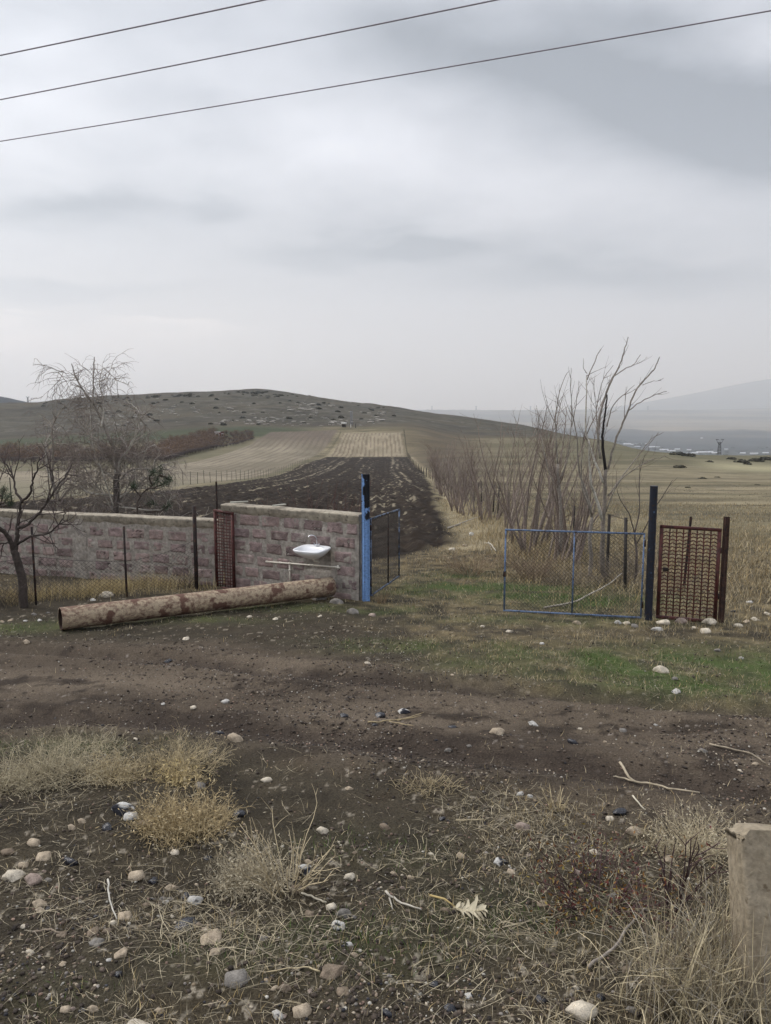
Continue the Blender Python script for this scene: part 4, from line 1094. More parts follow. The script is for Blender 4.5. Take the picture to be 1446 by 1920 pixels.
# --- repeated saplings down the boundary row
def sapling(seed, hgt, stems, spread, dense, tc, cols, name='sapling'):
    rg = np.random.default_rng(seed); root = thing(name, (0, 0, 0), 'x', 'tree')
    mt, mc = MB(), MB()
    cfg = [(dense * 1.9, .85, 36, .08, (.05, 0, .14), .0058, .15), (dense * 1.9, .42, 38, .09, (.04, 0, .10), .0032, .1)]
    for k in range(stems):
        a = rg.uniform(0, 6.28); s = spread * rg.uniform(.3, 1)
        d = np.array([math.cos(a) * s + .05, math.sin(a) * s, 1.]); l = hgt * rg.uniform(.65, 1)
        b = np.array([math.cos(a), math.sin(a), 0]) * .08 * (stems > 1); b[2] = -.1
        r = .034 * rg.uniform(.7, 1.2) if stems < 5 else .020 * rg.uniform(.7, 1.2)
        S = bend_path(b, d, l, 9, .075, (.03, 0, .09), rg)
        tube(mt, S, np.linspace(r, .004, len(S)), 6, np.array(tc)[None] * rg.uniform(.7, 1.3, (len(S), 1)))
        spray(mc, S[1:], r, rg, 0, cfg, cols)
    mt.obj('trunk', M['bark_pale'], root, smooth=True); mc.obj('crown', M['twig'], root)
    return root
PROT = [sapling(61, 3.9, 2, .16, 2.2, (.22, .18, .15), [REDT, REDT]), sapling(62, 3.3, 4, .34, 1.7, (.20, .16, .135), [(.155, .118, .098), (.18, .138, .115)]), sapling(63, 3.0, 5, .42, 1.9, (.23, .19, .17), [(.19, .158, .145), (.21, .175, .16)]),
        sapling(64, 4.4, 1, .12, 2.2, (.26, .22, .18), [REDT, REDT]), sapling(65, 2.6, 4, .4, 1.9, (.21, .17, .145), [(.17, .135, .115), (.19, .15, .13)]),
        sapling(67, 3.6, 2, .25, 2.0, (.20, .165, .14), [REDT, REDT]), sapling(68, 2.8, 5, .5, 1.8, (.22, .18, .155), [(.18, .145, .125), (.2, .162, .14)])]
rg = np.random.default_rng(66)
ROW = []
y = 16.4
while y < 72:
    ROW.append(y); y += .85 + (y - 15) * .024
SL_ = 'reddish brown leafless sapling in the dense row along the right field edge'
first = {}
for k, y in enumerate(ROW):
    for side in range(2 if y < 36 else 1):
        x = 3.75 + .9 * math.sin(y * .31) * .35 + rg.uniform(-.35, .35) + (side * .75 if y > 16.5 else side * .3) + max(0, (y - 40) * .025)
        yy = y + rg.uniform(-.3, .3)
        if y < 30: i = rg.choice([0, 1, 3, 4, 5, 5])
        else: i = rg.choice([1, 2, 6, 4, 6])
        if side and y < 20: i = rg.choice([1, 4])
        sc = rg.uniform(.9, 1.3) * (1.0 if y < 30 else 1.05)
        loc = (x, yy, Hs(x, yy)); rz = rg.uniform(-.6, .6)
        lab = SL_ if i in (0, 1, 3, 5) else 'greyish many stemmed bush in the dense row along the right field edge'
        if i not in first:
            o = first[i] = PROT[i]; o.location = loc; o.rotation_euler = (0, 0, rz); o.scale = (sc,) * 3
            o['label'] = lab; o['group'] = 'saplings of the boundary row' if i in (0, 1, 3, 5) else 'grey bushes of the boundary row'
        else: copy_tree(PROT[i], loc, rz, sc, lab, 'saplings of the boundary row' if i in (0, 1, 3, 5) else 'grey bushes of the boundary row')
# fallen pale branch and twigs in the grass by the field edge
def stick(pts, r0, r1, label, col=PALEB, cat='stick', group=None, name='stick', lift=.012, side=None):
    P = []
    for k, p in enumerate(pts):
        g = G3(p[0], p[1]); P.append(np.array(g) + np.array([0, 0, lift + (p[2] if len(p) > 2 else 0) + r0]))
    o = P[0].copy(); mb = MB(); limb(mb, [p - o for p in P], r0, r1, col, 5, 4, .004)
    for s in (side or []):
        Q_ = [np.array(G3(p[0], p[1])) + np.array([0, 0, lift + r0 + (p[2] if len(p) > 2 else 0)]) - o for p in s]
        limb(mb, Q_, r0 * .7, r1 * .7, col, 5, 3, .003)
    return tag(mb.obj(name, M['twig'], None, tuple(o)), label, cat, group)
stick([(840, 992), (862, 984), (878, 980, .05), (900, 973, .05)], .03, .012, 'pale fallen branch with a dark end beside the ploughed field', (.36, .33, .29))
stick([(908, 1020), (920, 1030, .1), (930, 1036)], .014, .01, 'forked pale branch lying in dry grass left of the mesh gate', PALEB, side=[[(915, 1015), (922, 1035)]])
stick([(1020, 1145), (1080, 1133, .04), (1115, 1120, .08), (1140, 1112, .12), (1165, 1100, .2)], .017, .008, 'long pale branch in the grass behind the blue mesh gate', (.33, .30, .25), side=[[(1060, 1137), (1040, 1140)]])
stick([(1162, 1437, .02), (1185, 1460), (1222, 1470), (1262, 1487), (1312, 1496)], .010, .006, 'long pale forked twig lying on the dirt road at the right', (.34, .29, .21), side=[[(1188, 1462), (1165, 1452), (1150, 1450)]])
stick([(690, 1366), (720, 1364), (760, 1356), (790, 1352)], .007, .004, 'straw coloured twig with side stems lying on the dirt road', (.36, .29, .17), side=[[(730, 1364), (755, 1372), (775, 1378)], [(745, 1360), (770, 1352), (795, 1346)]])
stick([(1330, 1403), (1370, 1415), (1410, 1430), (1435, 1446)], .008, .005, 'thin bent twig at the right end of the dirt road', (.27, .23, .17))
stick([(723, 1679, .02), (745, 1690), (790, 1708)], .0065, .004, 'white forked stick left of the dry thistle leaf', (.42, .39, .33), side=[[(730, 1684), (736, 1706)]])
stick([(203, 1664, .05), (207, 1690, .02), (219, 1720)], .0055, .003, 'white thin stalk standing by the stony patch', (.42, .40, .35))
stick([(565, 1678), (590, 1684), (612, 1692)], .006, .004, 'pale thin twig right of the upright dry stalks', (.42, .38, .3))
stick([(1103, 1825), (1150, 1790), (1185, 1745), (1215, 1710)], .008, .005, 'grey straight stick lying under the red stemmed shrub', (.25, .22, .19))
stick([(1186, 1503), (1208, 1524)], .006, .004, 'short pale stick beside the black round stone', (.5, .46, .36))
stick([(855, 1538), (908, 1536)], .006, .005, 'short straight straw stalk on the ground below the road', (.44, .37, .24))
stick([(600, 1828, .0), (570, 1818), (500, 1826)], .004, .002, 'thin bent straw stalk left of the brown oblong stone', (.42, .35, .22))
stick([(60, 1740), (88, 1734), (112, 1741)], .006, .004, 'small grey brown twig in the stony patch', (.25, .2, .15))

# ================================================================ BUSHES AND WEEDS
def weed(name, px, py, wpx, hpx, label, cat, n, col, seed, up=.55, r=.0035, sub=6, curl=.2, twig=None, trop=(0, 0, -.1), leaves=None, yoff=0, group=None, ln=.4, tangle=False, lsz=1.):
    x, y = gp(px, py); y += yoff; z = Hs(x, y)
    sc = y / F * 1.06; w = wpx * sc / 2; h = hpx * sc
    rg = np.random.default_rng(seed); mb = MB(); root = thing(name, (x, y, z), label, cat, group) if leaves else None
    lv = MB()
    for _ in range(n):
        a = rg.uniform(0, 6.28); s = rg.random() ** .6
        p = np.array([math.cos(a) * w * .45 * s, math.sin(a) * w * .4 * s, -.02])
        p[2] += Hs(x + p[0], y + p[1]) - z
        d = np.array([math.cos(a) * (1 - up) * rg.uniform(.4, 1.6), math.sin(a) * (1 - up), up * rg.uniform(.5, 1.3)])
        l = math.hypot(h, w * .55) * rg.uniform(.55, 1.05)
        if tangle:
            p[:2] = [math.cos(a) * w * s, math.sin(a) * w * .55 * s]; p[2] = Hs(x + p[0], y + p[1]) - z - .01
            q_ = rg.normal(0, 1, 2) * .8 + np.array([math.cos(a), math.sin(a)]) * .5 * s
            d = np.array([q_[0], q_[1], rg.uniform(.25, 1.3)]); l = h * rg.uniform(.5, 1.25) * (1.15 - .6 * s * s)
        S = bend_path(p, d, l, 5, curl, trop, rg); c = np.array(col) * rg.uniform(.65, 1.3)
        tube(mb, S, np.linspace(r, r * .5, len(S)), 3, c, cap=False)
        spray(mb, S, r, rg, 0, [(sub, l * ln, 45, curl, trop, r * .75, .2)] + ([(twig, l * ln * .5, 45, curl, trop, r * .6, .2)] if twig else []), [np.array(col) * 1.05, np.array(col) * 1.1])
        if leaves:
            for q in S[1:]:
                for _ in range(leaves[0]):
                    c_ = np.array(leaves[1 + rg.integers(len(leaves) - 1)]) * rg.uniform(.7, 1.3)
                    b = q + rg.normal(0, .05, 3); u = unit(rg.normal(0, 1, 3)) * .012 * lsz; v = unit(np.cross(u, rg.normal(0, 1, 3))) * (.0024 if tangle else .005) * lsz
                    lv.add([b - u, b + v, b + u, b - v], [(0, 1, 2, 3)], None, c_)
    if root:
        mb.obj('stems', M['twig'], root); lv.obj('leaves', M['grass'], root); return root
    return tag(mb.obj(name, M['twig'], None, (x, y, z)), label, cat, group)
STW = (.46, .38, .235); STG = (.43, .375, .255); STY = (.44, .35, .19)
weed('dry_weed', 90, 1462, 210, 92, 'big pale round dry weed clump by the road edge at the left', 'dry weed', 420, STG, 71, .5, 0.0017, 9, .3, 5, tangle=True, leaves=(1, (.47, .41, .28), (.40, .34, .22)), lsz=.7)
weed('dry_weed', 5, 1482, 110, 60, 'low dry weed clump at the far left below the road', 'dry weed', 220, STG, 72, .45, 0.0017, 8, .3, 5, tangle=True)
weed('dry_weed', 218, 1462, 110, 58, 'yellowish dense dry weed between the two larger clumps', 'dry weed', 260, STW, 73, .5, 0.0017, 9, .3, 5, tangle=True, leaves=(1, (.46, .37, .2), (.40, .32, .18)), lsz=.7)
weed('dry_weed', 180, 1405, 120, 36, 'flat straggling dry weed at the edge of the road', 'dry weed', 150, STG, 74, .35, 0.0017, 6, .25, 4, tangle=True)
weed('dry_weed', 345, 1440, 130, 70, 'airy dry weed with long pale stalks beside the tan stone', 'dry weed', 260, STW, 75, .5, 0.0016, 8, .28, 5, tangle=True, leaves=(1, (.48, .4, .25), (.42, .34, .2)), lsz=.6)
weed('dry_weed', 335, 1468, 66, 46, 'small bright yellow dry weed above the large golden one', 'dry weed', 130, STY, 76, .5, 0.002, 7, .3, tangle=True, leaves=(1, (.50, .40, .20), (.44, .34, .17)), lsz=1.3)
weed('dry_weed', 345, 1556, 150, 92, 'large golden dry weed mound right of the shiny black stone', 'dry weed', 420, (.42, .33, .185), 77, .5, 0.0019, 9, .34, 4, tangle=True, leaves=(1, (.46, .36, .2), (.40, .31, .17), (.50, .42, .27)), lsz=1.2)
weed('dry_weed', 470, 1655, 110, 84, 'grey dry matted weed left of the upright stalks', 'dry weed', 330, (.42, .365, .26), 78, .45, 0.0017, 8, .35, 4, tangle=True, leaves=(1, (.47, .42, .31), (.40, .35, .25)), lsz=1.0)
weed('dry_stalks', 537, 1665, 150, 150, 'upright fan of dry straw stalks with thin branches', 'dry stalks', 34, (.48, .40, .26), 79, .62, .0034, 5, .10, 3, (0, 0, -.04))
weed('dry_weed', 800, 1482, 130, 40, 'low straw coloured weed at the lower road edge', 'dry weed', 150, STW, 80, .4, 0.0017, 6, .25, 4, tangle=True)
weed('dry_stalks', 1045, 1515, 60, 50, 'small tuft of dry stalks near the road edge', 'dry stalks', 26, STW, 81, .65, .003, 3, .1)
weed('dry_weed', 1300, 1600, 120, 95, 'pale seed headed dry weed beside the concrete block', 'dry weed', 220, (.50, .43, .29), 82, .6, 0.0017, 8, .22, 5, tangle=True, leaves=(2, (.60, .54, .40), (.5, .42, .28)), lsz=.8)
OR = (.20, .10, .03); YE = (.22, .165, .045); RE = (.10, .03, .025)
weed('thorn_shrub', 1120, 1690, 240, 135, 'low reddish thorn shrub with a few orange leaves', 'shrub', 42, (.075, .042, .042), 83, .42, .0034, 9, .16, 7, (0, 0, .02), (4, OR, YE, RE, RE))
weed('thorn_shrub', 1262, 1712, 130, 190, 'taller thorn shrub with dark red upright stems near the block', 'shrub', 12, (.055, .030, .032), 84, .75, .0055, 4, .08, 3, (.06, 0, .04), (1, OR, RE))
weed('dry_bush', 20, 1132, 130, 75, 'thin thorny brush under the dark bare tree', 'bush', 60, (.11, .09, .075), 85, .6, .0035, 5, .14, 3)
weed('dry_bush', 348, 1100, 60, 66, 'thin bramble growing against the wire fence end post', 'bush', 26, (.10, .08, .07), 86, .7, .0034, 5, .16, 3)
weed('dry_bush', 95, 1098, 90, 70, 'grey brush between the wire fence and the long wall', 'bush', 40, (.11, .095, .08), 87, .65, .0032, 5, .16, 3)
weed('dry_bush', 1000, 1085, 100, 62, 'brown bushy weed behind the mesh gate, left part', 'bush', 110, (.24, .18, .125), 88, .6, .004, 6, .16, 3)
weed('dry_bush', 1065, 1095, 100, 44, 'grey brown rounded weed behind the middle of the mesh gate', 'bush', 100, (.25, .21, .155), 89, .5, .004, 6, .2, 3)
weed('dry_bush', 880, 1075, 120, 50, 'brown dry weed in the gateway grass', 'bush', 70, (.27, .2, .13), 90, .6, .004, 5, .16, 3)
weed('dry_bush', 1165, 1092, 110, 80, 'tangled grey brush at the foot of the tall bare trees', 'bush', 70, (.2, .17, .14), 91, .6, .004, 5, .2, 3)
weed('dry_bush', 715, 1132, 30, 26, 'small dry tuft at the foot of the light blue post', 'dry grass', 40, (.27, .2, .12), 93, .75, .003, 2, .12)
weed('dry_stalks', 512, 1128, 60, 42, 'few pale stalks standing in front of the rusty pipe', 'dry stalks', 9, (.40, .36, .26), 94, .8, .0045, 1, .08)
weed('dry_stalks', 582, 1108, 40, 40, 'thin brown weed stems at the right end of the rusty pipe', 'dry stalks', 8, (.16, .10, .06), 95, .85, .0045, 3, .08)
xr_, yr_ = pp(600, 960, 15.2).x, 15.2
for k, (px, hgt, lab) in enumerate([(585, 1.75, 'faint reddish bare bramble behind the taller wall, left one'), (655, 1.75, 'faint reddish bare bramble behind the taller wall beside the blue post')]):
    rg = np.random.default_rng(140 + k); x = pp(px, 960, 15.4).x; o = np.array([x, 15.4, Hs(x, 15.4)]); mb = MB()
    for _ in range(26):
        S = bend_path(rg.normal(0, .12, 3) * np.array([1, 1, 0]), np.array([rg.normal(0, .3), rg.normal(0, .2), 1]), hgt * rg.uniform(.7, 1.15), 7, .07, (0, 0, -.02), rg)
        tube(mb, S, np.linspace(.008, .003, len(S)), 4, np.array((.085, .05, .045)), cap=False); spray(mb, S, .005, rg, 0, [(3, .35, 40, .1, (0, 0, .05), .0035, .4)], [(.09, .05, .045)])
    tag(mb.obj('bramble', M['twig'], None, tuple(o)), lab, 'bush')

# ================================================================ GRASS (nobody could count it)
def blades(name, n_try, ymin, ymax, dens, hgt, wid, cols, lean=.35, flat=False, seed=1, azr=.56, segs=2, wfar=0., kind='stuff', yx=None):
    """scatter blades log-uniformly in range so that near and far ground get similar cover in view; dens(x,y)->0..1"""
    rg = np.random.default_rng(seed)
    r = np.exp(rg.uniform(math.log(ymin), math.log(ymax), n_try)); a = rg.uniform(-azr, azr, n_try)
    x, y = r * np.sin(a), r * np.cos(a)
    clump = .5 + 1.2 * fbm(x * 2.6, y * 2.6, seed + 5, 3)
    k = rg.random(n_try) < np.clip(dens(x, y) * np.clip(clump, .06, 1.5), 0, 1)
    x, y, r = x[k], y[k], r[k]; n = len(x)
    if n == 0: return
    z = H(x, y)
    h = hgt(x, y) * rg.uniform(.35, 1.15, n)
    w = wid * rg.uniform(.6, 1.4, n) + wfar * r
    th = rg.uniform(0, 2 * np.pi, n); ln = lean * rg.uniform(.1, 1.6, n)
    dx, dy = np.cos(th), np.sin(th)
    fa = th + rg.normal(np.pi / 2, .5, n) if not flat else th + np.pi / 2
    wx, wy = np.cos(fa) * w / 2, np.sin(fa) * w / 2
    if flat: el = rg.uniform(-.02, .25, n)
    else: el = np.pi / 2 - np.clip(ln, 0, 1.3)
    V_ = np.zeros((n, 2 * segs + 1, 3)); z0 = z - .012 if not flat else z + rg.uniform(.003, .025, n)
    cxx, czz = np.zeros(n), np.zeros(n); e = el.copy()
    bendr = rg.uniform(-.1, .5, n) * (1.2 if not flat else .5)
    bs = rg.normal(0, .2 if flat else .3, n); t2 = th.copy(); px_, py_ = x.copy(), y.copy(); pz = z0.copy()
    for s in range(segs + 1):
        f = s / segs
        if s < segs:
            ww = 1 - .35 * f
            V_[:, 2 * s] = np.stack([px_ - wx * ww, py_ - wy * ww, pz], -1); V_[:, 2 * s + 1] = np.stack([px_ + wx * ww, py_ + wy * ww, pz], -1)
            px_ = px_ + np.cos(e) * np.cos(t2) * h / segs; py_ = py_ + np.cos(e) * np.sin(t2) * h / segs; pz = pz + np.sin(e) * h / segs
            e = e - bendr; t2 = t2 + bs
            if flat: e = np.maximum(e, -.15)
        else: V_[:, 2 * s] = np.stack([px_, py_, pz], -1)
    b = np.arange(n)[:, None] * (2 * segs + 1)
    qs = np.concatenate([b + np.array([2 * s, 2 * s + 1, 2 * s + 3, 2 * s + 2]) for s in range(segs - 1)], 0) if segs > 1 else None
    ts = b + np.array([2 * segs - 2, 2 * segs - 1, 2 * segs])
    c0 = cols(x, y, rg) * rg.uniform(.6, 1.3, (n, 1))
    C = np.repeat(c0[:, None], 2 * segs + 1, 1)
    me = np_mesh(name, V_.reshape(-1, 3), qs, ts, C.reshape(-1, 3)); me.materials.append(M['grass'])
    return tag(link(name, me), kind='stuff')
pal_s = np.array([[.42, .34, .20], [.34, .275, .165], [.50, .42, .27], [.28, .24, .17], [.22, .175, .105], [.40, .30, .145]])
pal_g = np.array([[.066, .110, .026], [.085, .125, .034], [.05, .085, .02], [.11, .125, .045]])
def c_s(x, y, rg): return pal_s[rg.integers(len(pal_s), size=len(x))]
def c_g(x, y, rg): return pal_g[rg.integers(len(pal_g), size=len(x))]
def c_l(x, y, rg): return np.array([[.38, .325, .215], [.30, .26, .18], [.22, .195, .15], [.46, .40, .28], [.16, .135, .095], [.27, .225, .15]])[rg.integers(6, size=len(x))]
def FGP(x, y): return np.where(y < 6.5, np.clip(.48 + 1.2 * fbm(x * .9, y * .9, 27, 3) + .5 * sst(-.5, .9, x), .10, 1), 1)
def off_field(x, y): return 1 - sd_in(P_PLOUGH, x, y, .2)
def wallside(x, y): # clear of the walls themselves
    return 1.0
BANDW = np.array([gp(-60, 1128), gp(60, 1122), gp(150, 1116), gp(240, 1108), gp(330, 1098), gp(395, 1094)])
def d_short(x, y):
    road, g, cov = masks(x, y); return cov * off_field(x, y)
def d_green(x, y):
    road, g, cov = masks(x, y); return np.clip(g * 1.2 - .12, 0, 1)
def not_wall(x, y):
    return ((pldist(np.array([W1a, W1b]), x, y) > .16) & (pldist(np.array([W2a, W2b]), x, y) > .16)).astype(float)
def h_mid(x, y):
    tall = sst(11.5, 15, y + .35 * x) * (x > -.3) * (.15 + .85 * sst(1.6, 3.0, x + .25 * fbm(x, y, 3, 2)))
    return .07 + .20 * tall + .05 * np.clip(fbm(x * 1.2, y * 1.2, 33, 2), 0, 1)
blades('short_grass', 330000, 2.3, 26, lambda x, y: d_short(x, y) * np.where(y < 6.5, .42, .6) * FGP(x, y) * not_wall(x, y) * (1 - .6 * d_green(x, y)), h_mid, .0024, c_s, .55, seed=201, wfar=.00028)
blades('green_grass', 210000, 2.3, 22, lambda x, y: d_green(x, y) * not_wall(x, y), lambda x, y: .055 + .02 * (y > 8), .0032, c_g, .6, seed=202, wfar=.0003)
blades('straw_litter', 150000, 2.3, 14, lambda x, y: (.05 + .5 * d_short(x, y) * (1 - .5 * (y > 7))) * not_wall(x, y) * (1 - .75 * masks(x, y)[0]) * FGP(x, y), lambda x, y: .10 + .09 * (fbm(x * 3, y * 3, 8, 2) > .1), .0020, c_l, 1, True, 203, segs=3)
blades('dry_grass', 240000, 11, 46, lambda x, y: off_field(x, y) * not_wall(x, y) * np.where(y + .35 * x > 12.2, 1, 0) * (x > -.2) * (.25 + .75 * sst(13.2, 15.5, y + .2 * fbm(x, y, 5, 2) + .5 * np.abs(x - 3.5) * (x > 3.5))) * np.clip(.25 + .75 * sst(.8, 2.0, x) , 0, 1) * (1 - .75 * d_green(x, y)), lambda x, y: .08 + .20 * sst(2.2, 3.2, x - .012 * (y - 14) + .5 * fbm(x * 1.1, y * .7, 39, 2)) * (1 - .75 * sst(4.0, 4.9, x)), .0038, c_s, .38, seed=204, wfar=.00025)
blades('field_grass', 260000, 13, 95, lambda x, y: off_field(x, y) * (x > 4.4) * (.50 + .8 * fbm(x * .3, y * .5, 7, 3)), lambda x, y: .06 + .03 * fbm(x * .3, y * .3, 3, 2), .004, lambda x, y, rg: np.array([1, 1.03, 1.2]) * pal_s[rg.integers(len(pal_s), size=len(x))] * np.clip(.50 + .35 * fbm(x * .05, y * .15, 9, 3) + .45 * fbm(x * .35, y * .5, 10, 3), .12, 1)[:, None], .45, seed=205, wfar=.0005)
# tall straw along the foot of the wall and around the wire fence
blades('wall_foot_grass', 420000, 9.0, 15, lambda x, y: .95 * np.exp(-(pldist(BANDW, x, y) / .36) ** 2) * not_wall(x, y), lambda x, y: .27 + .14 * fbm(x * 1.5, y * 1.5, 3, 2), .0048, lambda x, y, rg: np.array([[.50, .40, .21], [.42, .335, .18], [.33, .27, .16], [.55, .45, .25]])[rg.integers(4, size=len(x))], .28, seed=206)
blades('wicket_foot_grass', 60000, 8.5, 12.5, lambda x, y: .5 * np.exp(-(((x - 4.0) / 1.3) ** 2 + ((y - 10.05) / .28) ** 2)) + .4 * np.exp(-(((x - 2.6) / .6) ** 2 + ((y - 9.3) / .3) ** 2)) + .5 * np.exp(-(((x - 5.2) / .8) ** 2 + ((y - 10.0) / .5) ** 2)), lambda x, y: .15 + 0 * x, .0035, c_s, .4, seed=207)
# tall dry clump beside the concrete block
TU = [(1290, 1865, .16, .95), (1350, 1880, .13, 1.05), (1240, 1885, .14, .8), (1330, 1800, .11, .9), (1395, 1915, .14, .75), (1310, 1915, .16, .9), (1210, 1850, .10, .6), (1365, 1760, .08, .7), (1430, 1900, .10, .6)]
TUP = [(gp(a, b), s, w) for a, b, s, w in TU]
def d_tuft(x, y):
    d = 0
    for (cx_, cy_), s, w in TUP: d = np.maximum(d, w * np.exp(-(((x - cx_) ** 2 + (y - cy_) ** 2) / (2 * (s * .62) ** 2))))
    return d
blades('tall_dry_grass', 150000, 2.2, 4.6, lambda x, y: np.clip(d_tuft(x, y) * .42, 0, 1), lambda x, y: .50 + 0 * x, .0036, lambda x, y, rg: np.array([[.42, .36, .235], [.33, .285, .19], [.26, .235, .19], [.48, .405, .26], [.16, .125, .085]])[rg.integers(5, size=len(x))], .30, seed=208, segs=5)
# ================================================================ STONES
import bmesh
def rock_mesh(seed, sub=3, flat=.62, ang=.25):
    bm = bmesh.new(); bmesh.ops.create_icosphere(bm, subdivisions=sub, radius=.5)
    V_ = np.array([v.co[:] for v in bm.verts]); Fc = np.array([[v.index for v in f.verts] for f in bm.faces]); bm.free()
    rg = np.random.default_rng(seed)
    n = V_ / np.linalg.norm(V_, axis=1)[:, None]
    for _ in range(rg.integers(9, 16)):                    # a few worn facets
        d = unit(rg.normal(0, 1, 3)); lim = rg.uniform(.29, .42)
        s = V_ @ d; V_ = V_ - np.outer(np.maximum(s - lim, 0) * .9, d)
    o = seed * 3.7
    b = fbm(n[:, 0] * 1.6 + o, n[:, 1] * 1.6 + n[:, 2] * 1.3, seed, 3) * ang * .7 + fbm(n[:, 0] * 5 + o, n[:, 1] * 5 - n[:, 2] * 5, seed + 4, 4) * .06
    V_ = V_ * (1 + b[:, None])
    V_ *= np.array([1, rg.uniform(.65, .9), flat * rg.uniform(.85, 1.2)])
    return V_, Fc
STC = {'tan': (.39, .32, .235), 'brown': (.21, .165, .12), 'pale': (.55, .49, .39), 'white': (.50, .485, .45), 'grey': (.20, .185, .165), 'pink': (.31, .245, .205), 'black': (.016, .017, .022), 'mixed': (.3, .3, .3)}
ROCKM = {}
def rock_data(kind, k):
    key = (kind, k)
    if key not in ROCKM:
        V_, Fc = rock_mesh(300 + k * 7 + {'black': 91}.get(kind, 0), 3, .5 if kind == 'black' else .66, .45 if kind == 'black' else .28)
        c = np.array(STC[kind]); n = V_
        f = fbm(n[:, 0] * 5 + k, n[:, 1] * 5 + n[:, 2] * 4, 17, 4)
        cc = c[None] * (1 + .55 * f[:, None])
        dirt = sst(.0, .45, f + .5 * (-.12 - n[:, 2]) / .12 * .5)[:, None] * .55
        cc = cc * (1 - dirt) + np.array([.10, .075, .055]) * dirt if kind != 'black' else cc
        if kind == 'mixed': cc = np.where((fbm(n[:, 0] * 3 + k, n[:, 1] * 3 + n[:, 2] * 3, 19, 2) > .0)[:, None], np.array([[.52, .51, .48]]), np.array([[.02, .021, .028]]))
        if kind == 'white': cc = np.where((f > .38)[:, None], np.array([[.03, .03, .035]]), cc)
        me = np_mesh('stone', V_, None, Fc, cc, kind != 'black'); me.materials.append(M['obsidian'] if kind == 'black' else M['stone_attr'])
        ROCKM[key] = me
    return ROCKM[key]
rgS = np.random.default_rng(404)
DEFLAB = {'tan': 'small tan rounded stone', 'brown': 'small brown earthy stone', 'pale': 'small pale stone', 'white': 'small white stone chip', 'grey': 'small grey stone', 'pink': 'small pinkish stone', 'black': 'small black glassy stone', 'mixed': 'small black and white stone'}
def region(px, py):
    if py > 1700: return 'among the dry grass and stones in front'
    if py > 1490: return 'in the patchy earth just below the dirt road'
    if py > 1200: return 'on the bare dirt road'
    return 'in the grass along the gate and wall line'
def stone(px, py, w, kind, label=None, el=1.0, rz=None):
    x, y = gp(px, py + w * .16); z = Hs(x, y); sc = w * y / F * 1.09
    k = int(rgS.integers(6)); o = link('stone', rock_data(kind, k))
    o.location = (x, y, z + sc * (.05 if kind != 'black' else .045)); o.scale = (sc, sc, sc * el)
    o.rotation_euler = (rgS.uniform(-.25, .25), rgS.uniform(-.25, .25), rgS.uniform(-.6, .6) if rz is None else rz)
    g = None
    if label is None: label = DEFLAB[kind] + ' ' + region(px, py); g = label.replace('small ', '').replace(' stone ', ' stones ', 1)
    return tag(o, label, 'stone', g)
